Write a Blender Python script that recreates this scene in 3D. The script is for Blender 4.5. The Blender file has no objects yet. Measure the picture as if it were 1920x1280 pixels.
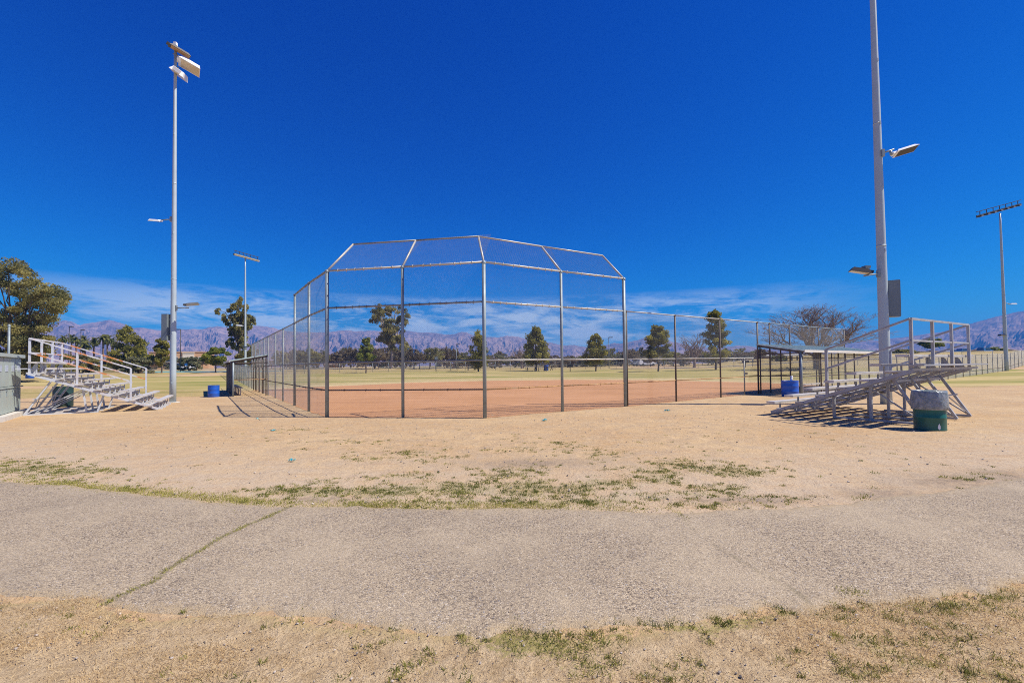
import bpy, math, random
import numpy as np
from mathutils import Vector, Matrix

scene = bpy.context.scene
COL = scene.collection
R_ = math.radians

# ------------------------------------------------------------------ camera
PITCH, ROLL, FPX = R_(1.30), R_(0.54), 853.0
EYE = 1.65
cam_d = bpy.data.cameras.new("camera")
cam = bpy.data.objects.new("camera", cam_d)
COL.objects.link(cam)
cam_d.sensor_width = 36.0
cam_d.lens = FPX / 1920 * 36.0
cam_d.shift_y = 25.0 / 1920
cam_d.clip_start = 0.05
cam_d.clip_end = 20000
_fw = Vector((0, math.cos(PITCH), math.sin(PITCH)))
_up = Vector((0, -math.sin(PITCH), math.cos(PITCH)))
_rt = Vector((1, 0, 0))
_R = _rt * math.cos(ROLL) - _up * math.sin(ROLL)
_U = _rt * math.sin(ROLL) + _up * math.cos(ROLL)
cam.matrix_world = Matrix(((_R.x, _U.x, -_fw.x, 0), (_R.y, _U.y, -_fw.y, 0), (_R.z, _U.z, -_fw.z, EYE), (0, 0, 0, 1)))
scene.camera = cam

# ------------------------------------------------------------------ light
SUN_EL = R_(52.0)
SUN_TO = Vector((3.76, -0.61, 0)).normalized()
SUN_ROT = math.atan2(SUN_TO.x, SUN_TO.y)
scene.view_settings.view_transform = 'Standard'
scene.view_settings.look = 'None'
scene.view_settings.exposure = 0.62
scene.view_settings.gamma = 1.0
scene.render.engine = 'CYCLES'
scene.cycles.max_bounces = 6
scene.cycles.volume_bounces = 0
scene.cycles.use_denoising = False
scene.cycles.use_adaptive_sampling = False
scene.cycles.filter_width = 1.0
scene.cycles.sample_clamp_indirect = 4.0
scene.cycles.transparent_max_bounces = 12

sun_d = bpy.data.lights.new("sun", 'SUN')
sun_d.energy = 4.3
sun_d.angle = R_(0.5)
sun_d.color = (1.0, 0.93, 0.82)
sun = bpy.data.objects.new("sun", sun_d)
COL.objects.link(sun)
_sd = Vector((SUN_TO.x * math.cos(SUN_EL), SUN_TO.y * math.cos(SUN_EL), math.sin(SUN_EL)))
sun.rotation_euler = _sd.to_track_quat('Z', 'Y').to_euler()

world = bpy.data.worlds.new("World")
scene.world = world
world.use_nodes = True
wt = world.node_tree
for n in list(wt.nodes):
    wt.nodes.remove(n)


def nd(t, typ, **kw):
    n = t.nodes.new(typ)
    for k, v in kw.items():
        if k.startswith('i_'):
            key = k[2:]
            n.inputs[int(key) if key.isdigit() else key].default_value = v
        else:
            setattr(n, k, v)
    return n


def mathn(t, op, a, b=None, c=None, clamp=False):
    n = t.nodes.new('ShaderNodeMath')
    n.operation = op
    n.use_clamp = clamp
    for i, v in enumerate((a, b, c)):
        if v is None:
            continue
        if isinstance(v, (int, float)):
            n.inputs[i].default_value = v
        else:
            t.links.new(v, n.inputs[i])
    return n.outputs[0]


def mixc(t, fac, a, b, mode='MIX'):
    n = t.nodes.new('ShaderNodeMix')
    n.data_type = 'RGBA'
    n.blend_type = mode
    n.clamp_factor = True
    for idx, v in ((0, fac), (6, a), (7, b)):
        if isinstance(v, (int, float)):
            n.inputs[idx].default_value = v
        elif isinstance(v, (tuple, list)):
            n.inputs[idx].default_value = tuple(v) + ((1,) if len(v) == 3 else ())
        else:
            t.links.new(v, n.inputs[idx])
    return n.outputs[2]


def ramp(t, fac, stops):
    n = t.nodes.new('ShaderNodeValToRGB')
    el = n.color_ramp.elements
    while len(el) > 1:
        el.remove(el[-1])
    for i, (p, c) in enumerate(stops):
        e = el[0] if i == 0 else el.new(p)
        e.position = p
        if isinstance(c, (int, float)):
            c = (c, c, c)
        e.color = tuple(c) + (1,)
    t.links.new(fac, n.inputs[0])
    return n.outputs[0]


def noise(t, vec, scale, detail=4.0, rough=0.55, dist=0.0, out=0):
    n = t.nodes.new('ShaderNodeTexNoise')
    n.inputs['Scale'].default_value = scale
    n.inputs['Detail'].default_value = detail
    n.inputs['Roughness'].default_value = rough
    n.inputs['Distortion'].default_value = dist
    if vec is not None:
        t.links.new(vec, n.inputs['Vector'])
    return n.outputs[out]


sky = nd(wt, 'ShaderNodeTexSky', sky_type='NISHITA', sun_disc=False, sun_elevation=SUN_EL, sun_rotation=SUN_ROT,
         altitude=800.0, air_density=1.0, dust_density=0.1, ozone_density=6.0)
# deep desert blue: each channel of the sky gets its own contrast
sk = nd(wt, 'ShaderNodeSeparateColor')
wt.links.new(sky.outputs[0], sk.inputs[0])
SKY_S = 0.085
skc = nd(wt, 'ShaderNodeCombineColor')
for ch, (gain, power) in enumerate(((4.0, 4.0), (0.96, 1.64), (0.83, 0.87))):
    v = mathn(wt, 'POWER', mathn(wt, 'MULTIPLY', sk.outputs[ch], SKY_S), power)
    wt.links.new(mathn(wt, 'MULTIPLY', v, gain / SKY_S), skc.inputs[ch])
# thin cirrus low over the mountains
tc = nd(wt, 'ShaderNodeTexCoord')
sep = nd(wt, 'ShaderNodeSeparateXYZ')
wt.links.new(tc.outputs['Generated'], sep.inputs[0])
zc = mathn(wt, 'MAXIMUM', sep.outputs[2], 0.012)
cx = mathn(wt, 'DIVIDE', sep.outputs[0], zc)
cy = mathn(wt, 'DIVIDE', sep.outputs[1], zc)
cmb = nd(wt, 'ShaderNodeCombineXYZ')
wt.links.new(cx, cmb.inputs[0])
wt.links.new(cy, cmb.inputs[1])
# streaks are stretched sideways as seen low over the horizon
az_ = mathn(wt, 'ARCTAN2', sep.outputs[0], sep.outputs[1])
c2 = nd(wt, 'ShaderNodeCombineXYZ')
wt.links.new(mathn(wt, 'MULTIPLY', az_, 7.0), c2.inputs[0])
wt.links.new(mathn(wt, 'ADD', mathn(wt, 'MULTIPLY', sep.outputs[2], 34.0), mathn(wt, 'MULTIPLY', az_, 0.9)), c2.inputs[1])
cn1 = noise(wt, c2.outputs[0], 1.3, 8.0, 0.62, 0.6)
cn2 = noise(wt, c2.outputs[0], 0.42, 3.0, 0.5)
cn3 = noise(wt, c2.outputs[0], 5.0, 6.0, 0.7, 1.0)
cl = mathn(wt, 'ADD', mathn(wt, 'ADD', mathn(wt, 'MULTIPLY', cn1, 0.7), mathn(wt, 'MULTIPLY', cn2, 0.55)), mathn(wt, 'MULTIPLY', cn3, 0.22))
clm = ramp(wt, cl, [(0.64, 0.0), (0.72, 0.5), (0.79, 1.0)])
elm = ramp(wt, sep.outputs[2], [(0.02, 0.5), (0.06, 0.95), (0.105, 0.9), (0.130, 0.55), (0.152, 0.0)])
lef = ramp(wt, mathn(wt, 'MULTIPLY_ADD', sep.outputs[0], 0.5, 0.5), [(0.10, 0.3), (0.2, 0.9), (0.6, 1.0), (0.72, 0.75), (0.79, 0.15), (0.83, 0.0)])
cm = mathn(wt, 'MULTIPLY', mathn(wt, 'MULTIPLY', clm, elm), mathn(wt, 'MULTIPLY', lef, 0.95))
skyc = mixc(wt, cm, skc.outputs[0], (6.4, 7.2, 7.9))
bg = nd(wt, 'ShaderNodeBackground')
bg.inputs['Strength'].default_value = SKY_S
wt.links.new(skyc, bg.inputs[0])
wo = nd(wt, 'ShaderNodeOutputWorld')
wt.links.new(bg.outputs[0], wo.inputs[0])


# ------------------------------------------------------------------ terrain and picture rays
def sstep(a, b, x):
    t = np.clip((x - a) / (b - a), 0, 1)
    return t * t * (3 - 2 * t)


def H(x, y):
    """Height of the ground: level near the field, rising gently behind it, more so on the right."""
    x = np.asarray(x, float)
    y = np.asarray(y, float)
    r = np.hypot(x, y)
    az = np.degrees(np.arctan2(x, np.maximum(y, 1e-6)))
    front = sstep(-20, 20, y)
    h = 0.006 * 20 * np.tanh(x / 20.0) * (1 - sstep(60, 120, r))
    h = h + np.clip((r - 45) * 0.0135, 0, 1.42) * front
    h = h + sstep(20, 36, az) * np.clip((r - 74) / 62, 0, 1.25) * 2.0 * front
    return h


def Hs(x, y):
    return float(H(x, y))


def ray(px, py):
    U = px - 960
    V = 640 - py + 25.0
    u = U * math.cos(ROLL) + V * math.sin(ROLL)
    v = -U * math.sin(ROLL) + V * math.cos(ROLL)
    return Vector((u, FPX * math.cos(PITCH) - v * math.sin(PITCH), FPX * math.sin(PITCH) + v * math.cos(PITCH)))


def on_ground(px, py):
    d = ray(px, py)
    t = -EYE / d.z if d.z < -0.5 else 0.2
    for _ in range(40):
        z = Hs(d.x * t, d.y * t)
        tn = (z - EYE) / d.z if d.z < -0.5 else t
        t = 0.5 * t + 0.5 * tn
    return Vector((d.x * t, d.y * t, Hs(d.x * t, d.y * t)))


def at_depth(px, py, y):
    d = ray(px, py)
    k = y / d.y
    return Vector((d.x * k, y, EYE + d.z * k))


def stand(px, y, py_top):
    """A spot on the ground seen in column px at distance y, and the height whose top is seen at row py_top."""
    x = at_depth(px, 660, y).x
    z = Hs(x, y)
    top = at_depth(px, py_top, y)
    return Vector((at_depth(px, 685, y).x, y, Hs(at_depth(px, 685, y).x, y))), top.z - z


# ------------------------------------------------------------------ numpy noise
def _hash(ix, iy, seed):
    n = (ix.astype(np.int64) * 374761393 + iy.astype(np.int64) * 668265263 + seed * 1442695041) & 0xffffffff
    n = ((n ^ (n >> 13)) * 1274126177) & 0xffffffff
    n = n ^ (n >> 16)
    return (n & 0xffffff) / float(0xffffff)


def vnoise(x, y, seed=0):
    x = np.asarray(x, float)
    y = np.asarray(y, float)
    ix = np.floor(x)
    iy = np.floor(y)
    fx = x - ix
    fy = y - iy
    fx = fx * fx * (3 - 2 * fx)
    fy = fy * fy * (3 - 2 * fy)
    a = _hash(ix, iy, seed)
    b = _hash(ix + 1, iy, seed)
    c = _hash(ix, iy + 1, seed)
    d = _hash(ix + 1, iy + 1, seed)
    return (a * (1 - fx) + b * fx) * (1 - fy) + (c * (1 - fx) + d * fx) * fy


def fbm(x, y, seed=0, octv=4, gain=0.5):
    s = 0
    a = 1.0
    tot = 0
    for o in range(octv):
        s = s + a * vnoise(np.asarray(x) * 2 ** o + 17 * o, np.asarray(y) * 2 ** o - 9 * o, seed + o)
        tot += a
        a *= gain
    return s / tot


# ------------------------------------------------------------------ materials
def newmat(name):
    m = bpy.data.materials.new(name)
    m.use_nodes = True
    t = m.node_tree
    b = t.nodes['Principled BSDF']
    return m, t, b


def simple(name, col, rough=0.6, metal=0.0, var=0.15, scale=8.0, bump=0.0, bscale=60.0, spec=0.5, dirt=None, dirt_amt=0.0):
    m, t, b = newmat(name)
    co = t.nodes.new('ShaderNodeTexCoord').outputs['Object']
    n1 = noise(t, co, scale, 5, 0.6)
    c = mixc(t, ramp(t, n1, [(0.3, 0.0), (0.7, 1.0)]), tuple(v * (1 - var) for v in col), tuple(min(1, v * (1 + var)) for v in col))
    if dirt:
        n2 = noise(t, co, scale * 0.6, 8, 0.7)
        c = mixc(t, mathn(t, 'MULTIPLY', ramp(t, n2, [(0.52, 0.0), (0.66, 1.0)]), dirt_amt), c, dirt)
    t.links.new(c, b.inputs['Base Color'])
    b.inputs['Roughness'].default_value = rough
    b.inputs['Metallic'].default_value = metal
    b.inputs['Specular IOR Level'].default_value = spec
    if bump:
        bn = t.nodes.new('ShaderNodeBump')
        bn.inputs['Strength'].default_value = bump
        bn.inputs['Distance'].default_value = 0.01
        t.links.new(noise(t, co, bscale, 4, 0.6), bn.inputs['Height'])
        t.links.new(bn.outputs[0], b.inputs['Normal'])
    return m


M = {}
M['galv'] = simple('galvanised_steel', (0.25, 0.30, 0.32), 0.5, 0.2, 0.2, 3.0, dirt=(0.20, 0.21, 0.21), dirt_amt=0.4)
M['pole'] = simple('pale_pole_steel', (0.42, 0.49, 0.52), 0.5, 0.1, 0.08, 1.2, dirt=(0.32, 0.35, 0.37), dirt_amt=0.3)
M['pipe'] = simple('weathered_pipe', (0.24, 0.25, 0.25), 0.5, 0.2, 0.22, 4.0, dirt=(0.25, 0.16, 0.09), dirt_amt=0.45)
M['pipe_pale'] = simple('bright_pipe', (0.50, 0.48, 0.43), 0.5, 0.2, 0.15, 4.0, dirt=(0.40, 0.27, 0.16), dirt_amt=0.4)
M['rust_pipe'] = simple('rusty_pipe', (0.42, 0.24, 0.10), 0.7, 0.1, 0.3, 6.0, dirt=(0.55, 0.45, 0.30), dirt_amt=0.5)
M['dark_pipe'] = simple('dark_brown_pipe', (0.10, 0.08, 0.07), 0.6, 0.1, 0.25, 4.0)
M['wire'] = simple('chain_link_wire', (0.27, 0.28, 0.29), 0.55, 0.2, 0.2, 2.0)
M['slat'] = simple('dark_screen_mesh', (0.075, 0.065, 0.065), 0.75, 0.0, 0.3, 1.5)
M['roof'] = simple('dugout_roof_sheet', (0.42, 0.52, 0.50), 0.5, 0.2, 0.12, 1.5, dirt=(0.35, 0.33, 0.28), dirt_amt=0.3)
M['trim'] = simple('pale_roof_trim', (0.70, 0.66, 0.58), 0.5, 0.1, 0.1, 3.0)
M['alu'] = simple('weathered_aluminium', (0.38, 0.385, 0.40), 0.5, 0.15, 0.18, 3.0, dirt=(0.42, 0.33, 0.25), dirt_amt=0.5)
M['plank'] = simple('aluminium_plank', (0.58, 0.55, 0.51), 0.5, 0.1, 0.15, 2.5, dirt=(0.45, 0.37, 0.28), dirt_amt=0.55, bump=0.2, bscale=30)
M['white_steel'] = simple('white_painted_steel', (0.54, 0.57, 0.62), 0.45, 0.0, 0.08, 4.0, dirt=(0.48, 0.23, 0.08), dirt_amt=0.35)
M['rust_rail'] = simple('rust_streaked_rail', (0.58, 0.58, 0.60), 0.5, 0.0, 0.10, 1.5, dirt=(0.62, 0.22, 0.045), dirt_amt=1.0)
for _n in M['rust_rail'].node_tree.nodes:
    if _n.type == 'VALTORGB' and abs(_n.color_ramp.elements[0].position - 0.52) < 1e-4:
        _n.color_ramp.elements[0].position = 0.50
        _n.color_ramp.elements[1].position = 0.57
M['cab'] = simple('grey_green_cabinet', (0.36, 0.42, 0.39), 0.5, 0.0, 0.06, 1.5, dirt=(0.42, 0.40, 0.34), dirt_amt=0.25)
M['concrete'] = simple('concrete', (0.55, 0.52, 0.46), 0.85, 0.0, 0.15, 4.0, bump=0.3)
M['blue'] = simple('blue_plastic', (0.012, 0.10, 0.52), 0.4, 0.0, 0.12, 3.0, dirt=(0.12, 0.16, 0.35), dirt_amt=0.25)
M['green'] = simple('green_painted_drum', (0.008, 0.11, 0.085), 0.38, 0.0, 0.2, 4.0, dirt=(0.05, 0.10, 0.08), dirt_amt=0.5)
M['dgreen'] = simple('shade_darkened_green_drum', (0.018, 0.055, 0.055), 0.5, 0.0, 0.25, 4.0, dirt=(0.08, 0.08, 0.06), dirt_amt=0.5)  # base colour darkened to paint in the shade behind the left bleacher
M['white'] = simple('white_enamel', (0.78, 0.80, 0.82), 0.4, 0.0, 0.05, 3.0)
M['lens'] = simple('flood_lens', (0.62, 0.52, 0.34), 0.25, 0.0, 0.12, 3.0)
M['darkmetal'] = simple('dark_bronze_metal', (0.05, 0.045, 0.045), 0.5, 0.2, 0.2, 5.0)
M['boxgrey'] = simple('grey_enclosure', (0.20, 0.235, 0.24), 0.45, 0.2, 0.08, 2.0)
M['tan'] = simple('tan_stucco', (0.52, 0.32, 0.18), 0.9, 0.0, 0.1, 0.3)
M['cream'] = simple('cream_stucco', (0.66, 0.60, 0.50), 0.9, 0.0, 0.08, 0.3)
M['glass'] = simple('dark_window_glass', (0.04, 0.05, 0.06), 0.15, 0.0, 0.2, 1.0)
M['roofbrown'] = simple('brown_roofing', (0.22, 0.16, 0.13), 0.9, 0.0, 0.2, 1.0)
M['roofwhite'] = simple('white_roofing', (0.74, 0.73, 0.70), 0.7, 0.0, 0.06, 1.0)
M['carwhite'] = simple('white_car_paint', (0.72, 0.74, 0.76), 0.25, 0.0, 0.03, 1.0)
M['carblue'] = simple('blue_car_paint', (0.05, 0.14, 0.32), 0.25, 0.0, 0.03, 1.0)
M['cargrey'] = simple('silver_car_paint', (0.40, 0.44, 0.50), 0.25, 0.3, 0.03, 1.0)
M['rubber'] = simple('tyre_rubber', (0.025, 0.025, 0.025), 0.8, 0.0, 0.2, 5.0)
M['wood'] = simple('weathered_wood', (0.30, 0.20, 0.12), 0.8, 0.0, 0.25, 5.0)
M['litter'] = simple('turquoise_plastic', (0.10, 0.45, 0.48), 0.4, 0.0, 0.1, 20.0)
M['signblue'] = simple('blue_sign_enamel', (0.06, 0.22, 0.55), 0.4, 0.0, 0.05, 3.0)
M['teal'] = simple('teal_court_paint', (0.12, 0.33, 0.34), 0.8, 0.0, 0.1, 0.5)
M['asphalt'] = simple('grey_asphalt', (0.16, 0.15, 0.14), 0.9, 0.0, 0.15, 0.7)
M['bark'] = simple('grey_brown_bark', (0.13, 0.10, 0.075), 0.9, 0.0, 0.3, 2.0)
M['palebark'] = simple('pale_eucalyptus_bark', (0.42, 0.34, 0.27), 0.85, 0.0, 0.3, 1.0)
M['twig'] = simple('bare_twig_bark', (0.24, 0.18, 0.15), 0.9, 0.0, 0.25, 1.0)
M['palmtrunk'] = simple('palm_trunk_bark', (0.16, 0.11, 0.085), 0.9, 0.0, 0.25, 2.0)
M['stone'] = simple('pebble_stone', (0.24, 0.21, 0.19), 0.8, 0.0, 0.5, 30.0)


def bag_mat():
    m, t, b = newmat('translucent_bag_film')
    co = t.nodes.new('ShaderNodeTexCoord').outputs['Object']
    n1 = noise(t, co, 9, 5, 0.6)
    c = mixc(t, ramp(t, n1, [(0.3, 0), (0.7, 1)]), (0.13, 0.17, 0.19), (0.42, 0.45, 0.48))
    t.links.new(c, b.inputs['Base Color'])
    b.inputs['Roughness'].default_value = 0.28
    b.inputs['Transmission Weight'].default_value = 0.15
    bn = t.nodes.new('ShaderNodeBump')
    bn.inputs['Strength'].default_value = 0.5
    bn.inputs['Distance'].default_value = 0.03
    t.links.new(noise(t, co, 11, 3, 0.5, 1.5), bn.inputs['Height'])
    t.links.new(bn.outputs[0], b.inputs['Normal'])
    return m


M['bag'] = bag_mat()


def leaf_mat(name, dark, light, trans=0.25):
    m, t, b = newmat(name)
    a = t.nodes.new('ShaderNodeAttribute')
    a.attribute_name = 'tint'
    c = mixc(t, a.outputs['Fac'], dark, light)
    t.links.new(c, b.inputs['Base Color'])
    b.inputs['Roughness'].default_value = 0.65
    b.inputs['Specular IOR Level'].default_value = 0.3
    tr = t.nodes.new('ShaderNodeBsdfTranslucent')
    t.links.new(c, tr.inputs[0])
    mx = t.nodes.new('ShaderNodeMixShader')
    mx.inputs[0].default_value = trans
    t.links.new(b.outputs[0], mx.inputs[1])
    t.links.new(tr.outputs[0], mx.inputs[2])
    out = t.nodes['Material Output']
    t.links.new(mx.outputs[0], out.inputs[0])
    return m


M['pine'] = leaf_mat('pine_foliage', (0.10, 0.115, 0.022), (0.44, 0.39, 0.075), 0.5)
M['euc'] = leaf_mat('eucalyptus_foliage', (0.105, 0.115, 0.042), (0.42, 0.37, 0.13), 0.5)
M['bright'] = leaf_mat('bright_green_foliage', (0.07, 0.115, 0.018), (0.34, 0.36, 0.055), 0.5)
M['grey'] = leaf_mat('grey_green_foliage', (0.12, 0.13, 0.065), (0.3, 0.29, 0.15), 0.5)
M['scrub'] = leaf_mat('brown_scrub_foliage', (0.11, 0.085, 0.055), (0.27, 0.215, 0.125), 0.5)
M['palm'] = leaf_mat('palm_fronds', (0.08, 0.105, 0.025), (0.27, 0.26, 0.07), 0.5)
M['dryblade'] = leaf_mat('dry_grass_blades', (0.56, 0.42, 0.22), (0.86, 0.68, 0.40), 0.5)
M['greenblade'] = leaf_mat('green_grass_blades', (0.11, 0.135, 0.022), (0.46, 0.42, 0.11), 0.35)


# ------------------------------------------------------------------ object helpers
def link(o, parent=None):
    COL.objects.link(o)
    if parent is not None:
        o.parent = parent
    return o


def tag(o, label=None, cat=None, group=None, kind=None):
    if label:
        o['label'] = label
    if cat:
        o['category'] = cat
    if group:
        o['group'] = group
    if kind:
        o['kind'] = kind
    return o


def thing(name, loc, label, cat, group=None, rotz=0.0):
    o = bpy.data.objects.new(name, None)
    o.empty_display_size = 0.2
    o.location = loc
    o.rotation_euler = (0, 0, rotz)
    COL.objects.link(o)
    return tag(o, label, cat, group)


class MB:
    """Collects boxes, bars and tubes, then links them as one mesh object."""

    def __init__(s):
        s.v = []
        s.f = []
        s.sm = []

    def quad(s, a, b, c, d):
        i = len(s.v)
        s.v += [tuple(a), tuple(b), tuple(c), tuple(d)]
        s.f.append((i, i + 1, i + 2, i + 3))
        s.sm.append(False)

    def poly(s, pts):
        i = len(s.v)
        s.v += [tuple(p) for p in pts]
        s.f.append(tuple(range(i, i + len(pts))))
        s.sm.append(False)

    def hexa(s, P):
        i = len(s.v)
        s.v += [tuple(p) for p in P]
        for q in ((0, 3, 2, 1), (4, 5, 6, 7), (0, 1, 5, 4), (1, 2, 6, 5), (2, 3, 7, 6), (3, 0, 4, 7)):
            s.f.append(tuple(i + k for k in q))
            s.sm.append(False)

    def box(s, c, size, ax=None, ay=None, az=None, taper=1.0):
        c = Vector(c)
        ax = Vector(ax) if ax else Vector((1, 0, 0))
        ay = Vector(ay) if ay else Vector((0, 1, 0))
        az = Vector(az) if az else Vector((0, 0, 1))
        x, y, z = size[0] / 2, size[1] / 2, size[2] / 2
        P = []
        for k, tp in ((-1, 1.0), (1, taper)):
            for sx, sy in ((-1, -1), (1, -1), (1, 1), (-1, 1)):
                P.append(c + ax * sx * x * tp + ay * sy * y * tp + az * k * z)
        s.hexa(P)

    def bar(s, p0, p1, w, h=None, up=(0, 0, 1)):
        """Rectangular bar from p0 to p1."""
        p0 = Vector(p0)
        p1 = Vector(p1)
        h = h or w
        d = (p1 - p0)
        L = d.length
        d = d.normalized()
        upv = Vector(up)
        if abs(d.dot(upv)) > 0.95:
            upv = Vector((1, 0, 0)) if abs(d.x) < 0.9 else Vector((0, 1, 0))
        a = d.cross(upv).normalized()
        b = a.cross(d).normalized()
        s.box((p0 + p1) / 2, (w, h, L), a, b, d)

    def tube(s, p0, p1, r0, r1=None, n=8, caps=True):
        s.path([p0, p1], [r0, r0 if r1 is None else r1], n, caps)

    def path(s, pts, rad, n=8, caps=True):
        pts = [Vector(p) for p in pts]
        if isinstance(rad, (int, float)):
            rad = [rad] * len(pts)
        base = len(s.v)
        prev = None
        for k, p in enumerate(pts):
            d = (pts[min(k + 1, len(pts) - 1)] - pts[max(k - 1, 0)])
            if d.length < 1e-9:
                d = Vector((0, 0, 1))
            d = d.normalized()
            if prev is None:
                ref = Vector((0, 0, 1)) if abs(d.z) < 0.9 else Vector((1, 0, 0))
                a = d.cross(ref).normalized()
            else:
                a = (prev - d * prev.dot(d)).normalized()
            prev = a
            b = d.cross(a)
            for i in range(n):
                th = 2 * math.pi * i / n
                s.v.append(tuple(p + (a * math.cos(th) + b * math.sin(th)) * rad[k]))
        for k in range(len(pts) - 1):
            for i in range(n):
                j = (i + 1) % n
                s.f.append((base + k * n + i, base + k * n + j, base + (k + 1) * n + j, base + (k + 1) * n + i))
                s.sm.append(n > 4)
        if caps:
            s.f.append(tuple(base + i for i in reversed(range(n))))
            s.sm.append(False)
            e = base + (len(pts) - 1) * n
            s.f.append(tuple(e + i for i in range(n)))
            s.sm.append(False)

    def lathe(s, c, prof, n=28, wob=None):
        """Profile of (radius, z) turned about the vertical through c."""
        c = Vector(c)
        base = len(s.v)
        for k, (r, z) in enumerate(prof):
            for i in range(n):
                th = 2 * math.pi * i / n
                rr = r * (1 + (wob(th, z) if wob else 0))
                s.v.append((c.x + rr * math.cos(th), c.y + rr * math.sin(th), c.z + z))
        for k in range(len(prof) - 1):
            for i in range(n):
                j = (i + 1) % n
                s.f.append((base + k * n + i, base + k * n + j, base + (k + 1) * n + j, base + (k + 1) * n + i))
                s.sm.append(True)

    def build(s, name, mat, parent=None, org=(0, 0, 0), smooth=True):
        me = bpy.data.meshes.new(name)
        o = Vector(org)
        v = [(p[0] - o.x, p[1] - o.y, p[2] - o.z) for p in s.v] if o.length > 0 else s.v
        me.from_pydata(v, [], s.f)
        me.polygons.foreach_set('use_smooth', s.sm if smooth else [False] * len(s.f))
        if mat:
            me.materials.append(mat)
        me.update()
        ob = bpy.data.objects.new(name, me)
        if parent is None and o.length > 0:
            ob.location = o
        return link(ob, parent)


def np_mesh(name, verts, faces, mat, tint=None, parent=None, smooth=False, attrs=None):
    """Mesh from numpy arrays: faces is (F,3) or (F,4)."""
    me = bpy.data.meshes.new(name)
    V = np.ascontiguousarray(verts, dtype=np.float32)
    F = np.ascontiguousarray(faces, dtype=np.int32)
    k = F.shape[1]
    me.vertices.add(len(V))
    me.vertices.foreach_set('co', V.ravel())
    me.loops.add(F.size)
    me.loops.foreach_set('vertex_index', F.ravel())
    me.polygons.add(len(F))
    me.polygons.foreach_set('loop_start', np.arange(0, F.size, k, dtype=np.int32))
    try:
        me.polygons.foreach_set('loop_total', np.full(len(F), k, dtype=np.int32))
    except Exception:
        pass
    me.polygons.foreach_set('use_smooth', np.full(len(F), smooth, dtype=bool))
    me.update(calc_edges=True)
    if tint is not None:
        a = me.attributes.new('tint', 'FLOAT', 'FACE')
        a.data.foreach_set('value', np.ascontiguousarray(tint, dtype=np.float32))
    for nm, val in (attrs or {}).items():
        a = me.attributes.new(nm, 'FLOAT', 'POINT')
        a.data.foreach_set('value', np.ascontiguousarray(val, dtype=np.float32))
    if mat:
        me.materials.append(mat)
    ob = bpy.data.objects.new(name, me)
    return link(ob, parent)


def copy_tree(o, parent=None):
    c = o.copy()
    COL.objects.link(c)
    if parent is not None:
        c.parent = parent
    for ch in list(o.children):
        copy_tree(ch, c)
    return c


# ------------------------------------------------------------------ layout of the diamond (metres)
PA2, PA1, PA = Vector((-9.65, 20.20, 0)), Vector((-7.80, 17.47, 0)), Vector((-6.23, 15.32, 0))
PB, PC, PD = Vector((-3.57, 14.86, 0)), Vector((-0.87, 14.34, 0)), Vector((1.75, 15.98, 0))
PE = Vector((4.34, 17.52, 0))
LDIR = Vector((-0.563, 0.8265, 0)).normalized()
RDIR = Vector((0.818, 0.575, 0)).normalized()
LOUT = Vector((-LDIR.y, LDIR.x, 0))          # away from the field on the left
ROUT = Vector((RDIR.y, -RDIR.x, 0))          # away from the field on the right
PH = PE + RDIR * 10.09
PL5 = PA2 + LDIR * 9.84


def gz(p):
    return Vector((p.x, p.y, Hs(p.x, p.y)))


def pt_in_poly(x, y, poly):
    x = np.asarray(x)
    y = np.asarray(y)
    ins = np.zeros(x.shape, bool)
    n = len(poly)
    for i in range(n):
        x1, y1 = poly[i]
        x2, y2 = poly[(i + 1) % n]
        c = ((y1 > y) != (y2 > y)) & (x < (x2 - x1) * (y - y1) / (y2 - y1 + 1e-12) + x1)
        ins ^= c
    return ins


# path edges, left to right
far_e = [(0, 897), (170, 915), (400, 935), (530, 947), (700, 950), (960, 952), (1280, 956), (1450, 949), (1600, 938), (1750, 918), (1920, 893)]
near_e = [(0, 1132), (250, 1146), (500, 1150), (620, 1165), (750, 1188), (1000, 1197), (1250, 1182), (1400, 1166), (1600, 1142), (1750, 1132), (1920, 1112)]
FE = np.array([(on_ground(*p).x, on_ground(*p).y) for p in far_e])
NE = np.array([(on_ground(*p).x, on_ground(*p).y) for p in near_e])
FE = np.vstack([[-60, 30.0], [-24, 13.4], FE, [18, 10.6], [60, 28.0]])
NE = np.vstack([[-60, 25.5], [-24, 9.6], NE, [18, 7.2], [60, 23.5]])


def path_far(x):
    return np.interp(x, FE[:, 0], FE[:, 1])


def path_near(x):
    return np.interp(x, NE[:, 0], NE[:, 1])


# ------------------------------------------------------------------ ground
def axis(fine0, fine1, step, grow, lim0, lim1):
    a = list(np.arange(fine0, fine1 + 1e-6, step))
    s = step
    while a[-1] < lim1:
        s *= grow
        a.append(a[-1] + s)
    s = step
    while a[0] > lim0:
        s *= grow
        a.insert(0, a[0] - s)
    return np.array(a)


gx = axis(-9, 9, 0.075, 1.045, -3800, 3800)
gy = axis(1.6, 11, 0.075, 1.035, -1200, 3900)
GX, GY = np.meshgrid(gx, gy)
X, Y = GX.ravel(), GY.ravel()


def blob(px, py, rx, ry, x, y):
    c = on_ground(px, py)
    a = on_ground(px + rx, py)
    b1 = on_ground(px, py - ry)
    b0 = on_ground(px, py + ry)
    sx = abs(a.x - c.x) + 1e-6
    sy = max((b1.y - b0.y) / 2, 0.02) * 1.5
    u = (x - c.x - (y - c.y) * c.x / max(c.y, 1) * 0.4) / sx
    v = (y - c.y) / sy
    return np.exp(-(u * u + v * v) * 0.9)


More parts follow.
